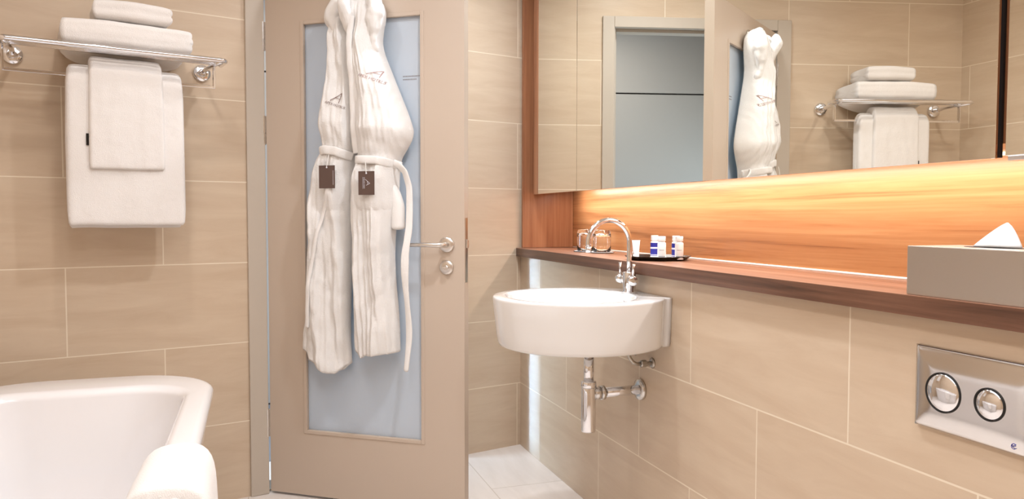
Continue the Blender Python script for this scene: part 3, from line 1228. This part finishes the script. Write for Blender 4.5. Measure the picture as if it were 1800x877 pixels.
def drape(name, u0, u1, off, z, rad, zf, zb, th, seed, dz=0.0, back_du=0.0):
    """towel hanging over the lower bar; zf and zb are the front and back hem heights"""
    bm = bmesh.new()
    path = []
    nfr = 22
    for i in range(nfr + 1):
        t = i / nfr
        path.append((off + rad + .006 * sin(t * 2.0), zf + (z - zf) * t, 1, t))
    for k in range(1, 8):
        a = pi * k / 8
        path.append((off + rad * cos(a), z + rad * sin(a), 0, 1))
    for i in range(nfr + 1):
        t = 1 - i / nfr
        path.append((off - rad, zb + (z - zb) * t, -1, t))
    n = len(path)
    nu = 26
    rings = []
    for j in range(nu + 1):
        a = j / nu
        ring_o, ring_i = [], []
        edge = min(a, 1 - a) * 2
        for i, (o, zz, side, t) in enumerate(path):
            p = path[max(0, i - 1)]
            q = path[min(n - 1, i + 1)]
            d = Vector((q[0] - p[0], q[1] - p[1], 0)).normalized()
            nx, nz = d.y, -d.x
            w = th * (1 - .5 * (1 - min(1, edge * 12)) ** 2)
            u = u0 + (u1 - u0) * a
            wob = .0045 * noise.noise(Vector((u * 14, zz * 5, seed))) + .0015 * noise.noise(Vector((u * 40, zz * 30, seed)))
            if side < 0:
                wob *= .3
            sagz = (.004 * noise.noise(Vector((u * 10, seed, 0))) if abs(t) < .15 else 0)
            if side == 0 or t > .93:
                zz2 = zz - .010 * (1 - min(1, edge * 7)) ** 2 + .003 * noise.noise(Vector((u * 13, seed, 7)))
            else:
                zz2 = zz + sagz
            uu = u + (.004 * (1 - t) * (a - .5) * 2 if side >= 0 else back_du)
            ring_o.append(LP(uu, zz2 + nz * w, o + nx * w + wob))
            ring_i.append(LP(uu, zz2 - nz * w * .2, o - nx * w * .2 + wob))
        rings.append(ring_o + ring_i[::-1])
    loft(bm, rings)
    return bm


ht = thing('bath_towel', 'large white towel hung over the lower bar of the rack, behind the smaller one', 'towel', LP(1.645, 1.52, .155))
o = link('towel_cloth', drape('x', 1.470, 1.815, .155, 1.516, .016, 1.034, 1.026, .012, 2.0, back_du=-.0), M['towel'], ht, True)
soft(o, 1)
h2 = thing('hand_towel', 'small white towel with a black side label, hung over the larger towel', 'towel', LP(1.645, 1.55, .155))
o = link('towel_cloth', drape('x', 1.534, 1.752, .155, 1.530, .034, 1.215, 1.222, .010, 6.0), M['towel'], h2, True)
soft(o, 1)
bm = bmesh.new()
box(bm, 1.7525, 1.7600, .190, .193, 1.288, 1.325, TLp, .0008)
link('side_label', bm, M['black'], h2)

# ================================================================= bath
def rring(x0, x1, y0, y1, r, z, n=12, r_far=None):
    """rounded rectangle ring"""
    P = []
    rf = r_far if r_far else r
    for (cx, cy, a0, rr) in ((x1 - rf, y1 - rf, 0, rf), (x0 + rf, y1 - rf, pi / 2, rf), (x0 + r, y0 + r, pi, r), (x1 - r, y0 + r, 3 * pi / 2, r)):
        for k in range(n + 1):
            t = a0 + k / n * pi / 2
            P.append(Vector((cx + rr * cos(t), cy + rr * sin(t), z)))
    return P


bx0, bx1, by0, by1 = XL + .012, -1.288, .90, 2.650
ZB = .560
bath = thing('bathtub', 'white bathtub with rounded corners along the left wall', 'bathtub', ((bx0 + bx1) / 2, (by0 + by1) / 2, 0))
bm = bmesh.new()
rings = []
for (ins, z) in ((.085, .0), (.075, .02), (.055, .20), (.022, .45), (.012, .50), (.006, .525)):
    rings.append(rring(bx0 + ins, bx1 - ins, by0 + ins, by1 - ins, .19 - ins * .3, z, r_far=.23 - ins * .3))
for k in range(0, 7):
    t = k / 6 * pi / 2
    rings.append(rring(bx0 + .022 * (1 - cos(t)), bx1 - .022 * (1 - cos(t)), by0 + .022 * (1 - cos(t)), by1 - .022 * (1 - cos(t)), .20, ZB - .022 + .022 * sin(t), r_far=.24))
# flat rim then the basin
ri = (.062, .062, .10, .175)   # rim widths: left, right, near, far


def inner(k, z, rr=.16):
    return rring(bx0 + ri[0] + k, bx1 - ri[1] - k, by0 + ri[2] + k * 2.2, by1 - ri[3] - k * 1.6, rr, z)


rings.append(inner(-.006, ZB))
for k in range(1, 7):
    t = k / 6 * pi / 2
    rings.append(inner(-.006 + .022 * sin(t), ZB - .022 * (1 - cos(t))))
rings.append(inner(.030, .45))
rings.append(inner(.045, .33))
rings.append(inner(.065, .20, .15))
rings.append(inner(.10, .135, .13))
rings.append(inner(.16, .115, .10))
loft(bm, rings)
link('tub_shell', bm, M['tub'], bath, True)
bm = bmesh.new()
lathe(bm, [(.030, .0), (.030, .003), (.024, .005), (.0, .005)][:3], Matrix.Translation((-1.66, 2.05, .1155)), 24)
link('drain', bm, M['chrome'], bath, True)

# bath mat over the rim
mat_t = thing('bath_mat', 'white terry bath mat draped over the rim of the bathtub', 'bath mat', (-1.32, 1.64, ZB))
bm = bmesh.new()
prof = [(-1.425, .30), (-1.415, .38), (-1.402, .46), (-1.390, .52), (-1.380, .546), (-1.366, .561), (-1.345, .5655), (-1.315, .566), (-1.292, .564), (-1.277, .556), (-1.268, .535), (-1.266, .50), (-1.266, .44), (-1.266, .36), (-1.266, .27)]
rings = []
npf = len(prof)
nj = 22
for j in range(nj + 1):
    a = j / nj
    y = 1.452 + (1.745 - 1.452) * a
    e = min(a, 1 - a) * nj
    th = .016 * (1 if e > 2.5 else (.55 + .45 * sqrt(max(0, 1 - (1 - e / 2.5) ** 2))))
    ro, rin = [], []
    for i, (x, z) in enumerate(prof):
        p = prof[max(0, i - 1)]
        q = prof[min(npf - 1, i + 1)]
        d = Vector((q[0] - p[0], q[1] - p[1])).normalized()
        nx, nz = -d.y, d.x
        wv = .005 * noise.noise(Vector((i * .35, y * 9, 2)))
        flare = .020 * max(0, (.57 - z) / .3) ** 1.2 * (.4 + .6 * (1 - a))
        sx = 1 if i > npf / 2 else -.5
        if i <= npf / 2:
            flare = 0
        ro.append(Vector((x + nx * (th + wv) + flare * sx, y, z + nz * (th + wv))))
        rin.append(Vector((x + nx * .003 + flare * sx, y, z + nz * .003)))
    rings.append(ro + rin[::-1])
loft(bm, rings)
soft(link('mat_cloth', bm, M['towel'], mat_t, True), 1)

# ================================================================= niche, shelf, cabinet
bm = bmesh.new()
box(bm, .252, .266, .30, YP + .018, .886, ZC - .002)
struct(link('trim_3', bm, M['wood_h']), 'walnut back panel of the niche, lit from above', 'wood panel')
bm = bmesh.new()
box(bm, .0005, .25, YP, YP + .018, .924, ZC - .002)
o = struct(link('trim_4', bm, M['wood_v']), 'walnut end panel of the niche beside the tiled wall', 'wood panel')

sh = thing('shelf', 'long walnut shelf above the basin with a thick dark front edge', 'shelf', (.11, 1.8, .885))
bm = bmesh.new()
yl = 3.286
vs = [(-.026, .30), (.252, .30), (.252, 3.30), (.0, 3.285), (-.026, 3.279)]
lo = [bm.verts.new((x, y, .9215)) for x, y in vs]
hi = [bm.verts.new((x, y, .9225)) for x, y in vs]
bm.faces.new(lo[::-1])
bm.faces.new(hi)
for i in range(5):
    bm.faces.new((lo[i], lo[(i + 1) % 5], hi[(i + 1) % 5], hi[i]))
link('top_board', bm, M['wood_s'], sh)
bm = bmesh.new()
lo = [bm.verts.new((x, y, .8845)) for x, y in vs]
hi = [bm.verts.new((x, y, .9214)) for x, y in vs]
bm.faces.new(lo[::-1])
bm.faces.new(hi)
for i in range(5):
    bm.faces.new((lo[i], lo[(i + 1) % 5], hi[(i + 1) % 5], hi[i]))
link('front_edge', bm, M['wood_d'], sh)
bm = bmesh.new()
tube(bm, [(.2485, .31, .9245), (.2485, 3.255, .9245)], .0035, 8)  # thin pale bead stands in for the LED glare line along the back panel
link('glare_bead', bm, M['glare_line'], sh, True)

# mirror cabinet
XM = .0303
cab = thing('mirror_cabinet', 'long mirrored wall cabinet above the shelf', 'cabinet', (.14, 1.8, 1.165))
bm = bmesh.new()
box(bm, XM + .022, .250, .32, 3.205, 1.192, 2.15)
link('carcass', bm, M['wood_v'], cab)
bm = bmesh.new()
box(bm, XM, XM + .020, 3.1475, 3.205, 1.166, 2.15, None, .001)
link('end_stile', bm, M['wood_v'], cab)
bm = bmesh.new()
box(bm, XM + .020, XM + .045, 3.205, 3.258, 1.172, 2.15)
link('filler_strip', bm, M['gap'], cab)
for (y0, y1) in ((2.7265, 3.1455), (.9560, 2.7235)):
    bm = bmesh.new()
    box(bm, XM, XM + .006, y0, y1, 1.166, 2.15, None, .0008, 1)
    d = link('mirror_door', bm, M['mirror'], cab)
    bm = bmesh.new()
    box(bm, XM + .0065, XM + .020, y0 + .002, y1 - .002, 1.168, 2.148)
    link('door_backing', bm, M['gap'], d)
bm = bmesh.new()
box(bm, XM, XM + .006, .325, .9380, 1.169, 2.15, None, .0008, 1)
d = link('mirror_door', bm, M['mirror'], cab)
bm = bmesh.new()
box(bm, XM - .004, XM + .016, .325, .9300, 1.1605, 1.1685, None, .001)
t = link('lower_trim', bm, M['alu'], d)
bm = bmesh.new()
box(bm, .196, .214, .92, 3.15, 1.1860, 1.1915)
link('led_strip', bm, M['led'], cab)

# ================================================================= basin
bas = thing('washbasin', 'white wall-hung ceramic washbasin with a round front', 'washbasin', (-.25, 2.10, .677))
cx, cy = -.228, 2.100


def dring(ax, ay, z, n=72):
    """round front, short straight cheeks back to the wall"""
    t0 = radians(58)
    P = []
    for k in range(n):
        t = t0 + (2 * pi - 2 * t0) * k / (n - 1)
        P.append(Vector((cx + ax * cos(t), cy + ay * sin(t), z)))
    hw = .150 * (ay / .25)
    a = Vector((-.026, cy - hw, z))
    b = Vector((-.026, cy + hw, z))
    pa, pb = P[-1], P[0]
    out = Vector((.35, -1, 0)).normalized()
    for f, g in ((.25, .005), (.5, .007), (.75, .005), (.95, .0015)):
        P.append(pa.lerp(a, f) + Vector((.005, -1, 0)) * g)
    P.append(a)
    tail = [b] + [pb.lerp(b, f) + Vector((.005, 1, 0)) * g for f, g in ((.95, .0015), (.75, .005), (.5, .007), (.25, .005))]
    e2 = Vector((-.0015, a.y + .001, z))
    e3 = Vector((-.0015, b.y - .001, z))
    P.append(a.lerp(e2, .5))
    P.append(e2)
    for k in range(1, 8):
        P.append(e2.lerp(e3, k / 8))
    P += [e3, e3.lerp(b, .5)] + tail
    return P


rings = []
Z0, Z1 = .679, .827
for (k, z) in ((.86, Z0), (.935, Z0 + .0005), (.955, Z0 + .004), (.968, Z0 + .012), (.985, Z0 + .04), (1.010, Z0 + .10), (1.025, Z1 - .008), (1.024, Z1 - .003), (1.016, Z1)):
    rings.append(dring(.262 * k, .250 * k, z))
full = [[v.copy() for v in r] for r in rings]


def bowl(ax, ay, z, c=-.262):
    n = len(full[0])
    out = []
    for v in full[-1]:
        a = math.atan2((v.y - cy) / ay, (v.x - c) / ax)
        out.append(Vector((c + ax * cos(a), cy + ay * sin(a), z)))
    return out


rings = full + [bowl(.197, .222, Z1 + .0005), bowl(.192, .217, Z1 - .001), bowl(.187, .212, Z1 - .008), bowl(.180, .203, Z1 - .04), bowl(.160, .180, Z1 - .09), bowl(.11, .12, Z1 - .118), bowl(.04, .045, Z1 - .124), bowl(.022, .022, Z1 - .126)]
bm = bmesh.new()
loft(bm, rings)
link('basin_bowl', bm, M['white'], bas, True)
bm = bmesh.new()
lathe(bm, [(.0205, 0), (.0205, .002), (.017, .003), (.006, .0032)], Matrix.Translation((-.262, cy, Z1 - .1262)), 24)
link('drain', bm, M['chrome'], bas, True)
bm = bmesh.new()
lathe(bm, [(.008, -.001), (.008, .002), (.006, .003), (.005, .0)], axisT((-.0815, cy, Z1 - .03), (-1, 0, .22)), 20)
link('overflow_ring', bm, M['chrome'], bas, True)

# tap
tx, ty = -.048, 2.128
tap = thing('basin_tap', 'chrome swan-neck basin tap with two lever handles', 'tap', (tx, ty, Z1))
bm = bmesh.new()
TT = Matrix.Translation((tx, ty, 0))
lathe(bm, [(.0255, Z1 + .0008), (.0255, Z1 + .004), (.0205, Z1 + .006), (.0205, .890), (.0195, .8925), (.009, .8930)], TT, 32)
tb = link('tap_body', bm, M['chrome'], tap, True)
bm = bmesh.new()
R = .071
dirx = Vector((-1, .0, 0))
c = Vector((tx, ty, 0)) + dirx * R
P = [Vector((tx, ty, .892)), Vector((tx, ty, .93)), Vector((tx, ty, .965)), Vector((tx, ty, .984))]
for k in range(1, 19):
    t = k / 18 * pi
    P.append(Vector((tx, ty, .984)) + dirx * (R - R * cos(t)) + UP * (R * sin(t)))
P.append(P[-1] + Vector((0, 0, -.022)))
tube(bm, P, .0082, 18)
link('spout', bm, M['chrome'], tap, True)
bm = bmesh.new()
e = P[-1]
lathe(bm, [(.0095, -.006), (.0095, .012)], Matrix.Translation(e), 20)
link('aerator', bm, M['chrome'], tap, True)
for sg, nm in ((1, 'far'), (-1, 'near')):
    bm = bmesh.new()
    d = Vector((-.28, sg, 0)).normalized() if sg < 0 else Vector((-.10, sg, 0)).normalized()
    zc_ = .868
    st_ = Vector((tx, ty, zc_)) + d * .016
    lathe(bm, [(.0135, 0), (.0135, .020), (.0115, .0205), (.0115, .0225), (.0150, .0230), (.0150, .043), (.0135, .045), (.004, .0455)], axisT(st_, d), 24)
    hb = link('handle_barrel', bm, M['chrome'], tap, True)
    bm = bmesh.new()
    a = st_ + d * .035 + UP * .012
    b = a + UP * .040 + (d * .014 if sg < 0 else d * .002)
    tube(bm, [a, a.lerp(b, .5), b], [.0042, .0042, .0048], 12)
    link('lever', bm, M['chrome'], hb, True)

# bottle trap under the basin
wx, wy = -.185, 2.130
tr = thing('bottle_trap', 'chrome bottle trap under the washbasin, running to the wall', 'drain trap', (wx, wy, .4))
TT = Matrix.Translation((wx, wy, 0))
bm = bmesh.new()
lathe(bm, [(.020, .648), (.020, .678)], TT, 24)
lathe(bm, [(.0235, .633), (.0245, .636), (.0245, .646), (.0225, .649)], TT, 24)
link('waste_nut', bm, M['satin'], tr, True)
bm = bmesh.new()
lathe(bm, [(.0155, .545), (.0155, .634)], TT, 24)
link('tail_pipe', bm, M['chrome'], tr, True)
bm = bmesh.new()
lathe(bm, [(.0215, .395), (.0225, .399), (.0225, .532), (.0215, .535)], TT, 32)
lathe(bm, [(.0225, .535), (.0238, .537), (.0238, .552), (.0215, .555), (.0165, .5552)], TT, 32)
link('trap_cup', bm, M['chrome'], tr, True)
bm = bmesh.new()
tube(bm, [(wx + .018, wy, .514), (wx + .045, wy, .514)], .0195, 24)
tube(bm, [(wx + .040, wy, .514), (wx + .052, wy, .514)], .0225, 24)
link('outlet_nut', bm, M['satin'], tr, True)
bm = bmesh.new()
tube(bm, [(wx + .048, wy, .514), (-.004, wy, .514)], .0155, 24)
link('outlet_pipe', bm, M['chrome'], tr, True)
bm = bmesh.new()
lathe(bm, [(.033, -.0002), (.034, .004), (.032, .012), (.020, .014)], axisT((0, wy, .514), (-1, 0, 0)), 36)
link('wall_flange', bm, M['satin'], tr, True)

# angle valves and hoses
for k, (yv, zv, xx) in enumerate(((2.060, .612, -.0), (2.175, .632, -.0))):
    av = thing('angle_valve', ['small metal angle valve on the wall, the lower one nearer the viewer', 'small metal angle valve tucked up behind the basin, the higher one'][k], 'valve', (0, yv, zv), 'valves under the washbasin')
    bm = bmesh.new()
    lathe(bm, [(.016, -.0002), (.017, .002), (.012, .006), (.008, .007)], axisT((0, yv, zv), (-1, 0, 0)), 20)
    tube(bm, [(-.004, yv, zv), (-.030, yv, zv)], .0065, 12)
    link('valve_stem', bm, M['metal_dull'], av, True)
    bm = bmesh.new()
    lathe(bm, [(.010, .0), (.0115, .003), (.0115, .018), (.009, .021)], axisT((-.022, yv, zv), (-1, 0, 0)), 8)
    link('valve_nut', bm, M['metal_dull'], av)
    bm = bmesh.new()
    tube(bm, [(-.040, yv, zv), (-.055, yv, zv), (-.068, yv, zv + .006), (-.078, yv + .004, zv + .020), (-.084, yv + .008, zv + .045), (-.084, yv + .008, .681)], .0058, 12)
    link('hose', bm, M['metal_dull'], av, True)

# ================================================================= flush plate
fp = thing('flush_plate', 'rectangular satin chrome flush plate with two round buttons on the tiled wall', 'flush plate', (0, .948, .758))
bm = bmesh.new()
y1p, y0p, z0p, z1p = 1.071, .825, .683, .832
ny, nz = 48, 30
rings = []
grid = []
for j in range(nz + 1):
    row = []
    for i in range(ny + 1):
        a, b = i / ny, j / nz
        y = y0p + (y1p - y0p) * a
        z = z0p + (z1p - z0p) * b
        ea, eb = min(a, 1 - a) * (y1p - y0p), min(b, 1 - b) * (z1p - z0p)
        # shallow dished pillow with a raised border
        edge = min(ea, eb)
        x = -.0095 - .0048 * sin(pi / 2 * min(1, edge / .045)) - .0012 * sin(pi * a) * sin(pi * b)
        if edge == 0:
            x = -.0078
        row.append(bm.verts.new((x, y, z)))
    grid.append(row)
for j in range(nz):
    for i in range(ny):
        bm.faces.new((grid[j][i], grid[j][i + 1], grid[j + 1][i + 1], grid[j + 1][i]))
# side skirt and back
bnd = [grid[0][i] for i in range(ny + 1)] + [grid[j][ny] for j in range(1, nz + 1)] + [grid[nz][i] for i in range(ny - 1, -1, -1)] + [grid[j][0] for j in range(nz - 1, 0, -1)]
bk = [bm.verts.new((-.0002, v.co.y, v.co.z)) for v in bnd]
for i in range(len(bnd)):
    k = (i + 1) % len(bnd)
    bm.faces.new((bnd[i], bnd[k], bk[k], bk[i]))
bm.faces.new(bk)
pl = link('plate', bm, M['plate'], fp, True)
for k, (yb, rr, nm) in enumerate(((1.006, .0345, 'large round chrome button'), (.9165, .0265, 'small round chrome button'))):
    bm = bmesh.new()
    zb = .755
    T = axisT((-.0118, yb, zb), (-1, 0, 0))
    lathe(bm, [(rr + .0015, 0), (rr + .0015, .0052), (rr, .0054), (rr - .0008, .0046)], T, 48, True, False)
    rg = link('button_ring', bm, M['gap'], fp, True)
    bm = bmesh.new()
    lathe(bm, [(rr - .001, .001), (rr - .001, .0048), (rr - .004, .0060), (rr * .75, .0080), (rr * .5, .0096), (rr * .25, .0105), (.0008, .0108)], T, 48)
    b = link('button', bm, M['chrome'], fp, True)
    b['label'] = nm
bm = bmesh.new()
T = axisT((-.0128, .874, .697), (-1, 0, 0))
P = [T @ Vector((.0042 * cos(t), .0042 * sin(t), .0002)) for t in [radians(40 + a * 14) for a in range(20)]]
tube(bm, P, .0006, 6)
P = [T @ Vector((.0022 * cos(t), .0022 * sin(t) - .001, .0002)) for t in [radians(20 + a * 16) for a in range(12)]]
tube(bm, P, .0005, 6)
link('maker_mark', bm, M['blue'], pl)

# ================================================================= items on the shelf
ZS = .9226
# tissue box
tx0, tx1, ty0, ty1 = -.018, .110, .845, 1.088
tb = thing('tissue_box', 'brushed steel tissue box at the right end of the shelf', 'tissue box', ((tx0 + tx1) / 2, (ty0 + ty1) / 2, ZS))
bm = bmesh.new()
box(bm, tx0, tx1, ty0, ty1, ZS, ZS + .0905)
hole = []
bm2 = bm
o = link('box_body', bm, M['brushed'], tb)
md = o.modifiers.new('bevel', 'BEVEL')
md.width = .0015
md.segments = 2
bm = bmesh.new()
rings = []
for k in range(2):
    rings.append([Vector((.046 + .022 * cos(t), .966 + .055 * sin(t), ZS + .0906 + .0006 * k)) for t in [2 * pi * i / 32 for i in range(32)]])
loft(bm, rings)
link('slot', bm, M['gap'], tb)
bm = bmesh.new()
ctr = Vector((.046, .966, ZS + .0905))
rings = []
for j in range(9):
    f = j / 8
    ring = []
    for i in range(28):
        t = 2 * pi * i / 28
        w = (1 - f) ** .8
        fold = 1 + .22 * sin(3 * t + 1) * (1 - f * .5)
        x = ctr.x + (.012 * w * fold + .001) * cos(t) + .010 * f
        y = ctr.y + (.043 * w + .0015) * sin(t) - .004 + (-.014) * f * 0 + .006 * sin(t * 2) * w
        y = y + (.0 - .012) * f
        ring.append(Vector((x, y, ctr.z + .042 * f + .0015)))
    rings.append(ring)
loft(bm, rings)
link('tissue', bm, M['tissue'], tb, True)

# glasses on coasters
def glass_thing(x, y, label, lab2):
    cz = ZS
    c = thing('coaster', lab2, 'coaster', (x, y, cz), 'coasters under the glasses')
    bm = bmesh.new()
    lathe(bm, [(.046, .0001), (.049, .0015), (.049, .0028)], Matrix.Translation((x, y, cz)), 36)
    link('coaster_base', bm, M['black'], c, True)
    bm = bmesh.new()
    lathe(bm, [(.0465, .0029), (.0465, .0035)], Matrix.Translation((x, y, cz)), 36)
    link('paper_disc', bm, M['paper'], c)
    g = thing('drinking_glass', label, 'glass', (x, y, cz + .0036), 'upturned drinking glasses')
    bm = bmesh.new()
    b = cz + .0037
    # upside-down tumbler: open mouth at the bottom, thick base on top
    prof = [(.0335, 0), (.0350, .0005), (.0352, .02), (.0355, .045), (.0350, .066), (.0335, .078), (.0300, .086), (.0260, .088), (.001, .088)]
    prof2 = [(.001, .071), (.026, .072), (.031, .066), (.0325, .055), (.0332, .03), (.0330, .0)]
    full_ = prof + prof2
    lathe(bm, full_, Matrix.Translation((x, y, b)), 40, False, False)
    bmesh.ops.remove_doubles(bm, verts=bm.verts, dist=.00001)
    # close the mouth lip and centres
    bm.verts.ensure_lookup_table()
    bmesh.ops.holes_fill(bm, edges=[e for e in bm.edges if e.is_boundary and len(e.link_faces) == 1 and e.verts[0].co.z > b + .05], sides=60)
    r0 = [v for v in bm.verts if abs(v.co.z - b) < 1e-6]
    outer = sorted([v for v in r0 if (v.co.xy - Vector((x, y))).length > .0333], key=lambda v: math.atan2(v.co.y - y, v.co.x - x))
    inn = sorted([v for v in r0 if (v.co.xy - Vector((x, y))).length <= .0333], key=lambda v: math.atan2(v.co.y - y, v.co.x - x))
    if len(outer) == len(inn):
        for i in range(len(outer)):
            k = (i + 1) % len(outer)
            bm.faces.new((outer[i], outer[k], inn[k], inn[i]))
    link('tumbler', bm, M['glass'], g, True)


glass_thing(.142, 2.722, 'upturned clear drinking glass nearer the tap, right of the pair', 'black coaster with a white disc under the right-hand glass')
glass_thing(.120, 2.832, 'upturned clear drinking glass farther back, left of the pair', 'black coaster with a white disc under the left-hand glass')

# tray
try_ = thing('amenity_tray', 'shallow black eight-sided tray lined with white paper, holding the toiletry bottles', 'tray', (.11, 2.226, ZS))


TX, TY, TR = .110, 2.226, .108


def tray_ring(r, z):
    """eight-sided outline with softened corners"""
    P = []
    for k in range(8):
        a0 = pi / 8 + k * pi / 4
        for d in (-.10, -.05, 0, .05, .10):
            rr = r * (1.03 - abs(d) * .35)
            P.append(Vector((TX + rr * cos(a0 + d), TY + rr * sin(a0 + d), z)))
    return P


bm = bmesh.new()
loft(bm, [tray_ring(TR - .020, ZS + .0002), tray_ring(TR - .016, ZS + .001), tray_ring(TR - .001, ZS + .0125), tray_ring(TR, ZS + .0138), tray_ring(TR - .003, ZS + .0138), tray_ring(TR - .017, ZS + .0035)])
link('tray_body', bm, M['black'], try_)
bm = bmesh.new()
loft(bm, [tray_ring(TR - .0185, ZS + .0037), tray_ring(TR - .0185, ZS + .0046)])
link('paper_liner', bm, M['paper'], try_)
ZT_ = ZS + .0047


def bottle(x, y, label, blue, turn=0.0):
    b = thing('toiletry_bottle', label, 'bottle', (x, y, ZT_), 'small toiletry bottles on the tray')
    T = Matrix.Translation((x, y, ZT_))
    bm = bmesh.new()
    prof = [(.0125, .0), (.0138, .0012), (.0138, .0500), (.0130, .0545), (.0105, .0565), (.0095, .0570), (.0095, .0600)]
    lathe(bm, prof, T, 32)
    link('bottle_body', bm, M['bottle'], b, True)
    bm = bmesh.new()
    lathe(bm, [(.0118, .0590), (.0124, .0597), (.0124, .0745), (.0115, .0755)], T, 28)
    link('cap', bm, M['plastic'], b, True)
    # wrap-around label
    bm = bmesh.new()
    if blue:
        lathe(bm, [(.01395, .006), (.01400, .0062), (.01400, .0500), (.01395, .0502)], T, 32, False, False)
        lb = link('label_wrap', bm, M['blue'], b, True)
        bm = bmesh.new()
        lathe(bm, [(.0141, .030), (.01415, .0302), (.01415, .0355), (.0141, .0357)], T, 32, False, False)
        lathe(bm, [(.0141, .0085), (.01415, .0086), (.01415, .0105), (.0141, .0106)], T, 32, False, False)
        link('label_print', bm, M['lightline'], lb, True)
    else:
        for (z, a0, a1, h) in ((.0300, -2.7, -1.5, .0016), (.0085, -2.9, -1.2, .003)):
            pr = None
            for k in range(9):
                t = a0 + (a1 - a0) * k / 8
                cur = (bm.verts.new(T @ Vector((.0140 * cos(t), .0140 * sin(t), z))), bm.verts.new(T @ Vector((.0140 * cos(t), .0140 * sin(t), z + h))))
                if pr:
                    bm.faces.new((pr[0], cur[0], cur[1], pr[1]))
                pr = cur
        link('label_print', bm, M['greyline'], b, True)


bottle(.128, 2.281, 'small bottle with a dark blue label, back left of the four on the tray', True)
bottle(.088, 2.164, 'small white bottle in front of the left blue-labelled bottle', False)
bottle(.165, 2.204, 'small bottle with a dark blue label, mostly hidden by the rightmost white bottle', True)
bottle(.138, 2.139, 'small white bottle at the right end of the tray', False)
# tube
tu = thing('toiletry_tube', 'small white squeeze tube standing on its cap at the left of the tray', 'tube', (.062, 2.290, ZT_))
bm = bmesh.new()
rings = []
for k in range(11):
    f = k / 10
    z = ZT_ + .012 + .047 * f
    ay = .0098 * (1 - f) + .0015 * f
    ax = .0098 * (1 - f) + .0155 * f
    rings.append([Vector((.062 + ax * cos(t), 2.290 + ay * sin(t), z)) for t in [2 * pi * i / 28 for i in range(28)]])
loft(bm, rings)
link('tube_body', bm, M['bottle'], tu, True)
bm = bmesh.new()
lathe(bm, [(.0090, 0), (.0100, .001), (.0103, .0118)], Matrix.Translation((.062, 2.290, ZT_)), 24)
link('cap', bm, M['plastic'], tu, True)
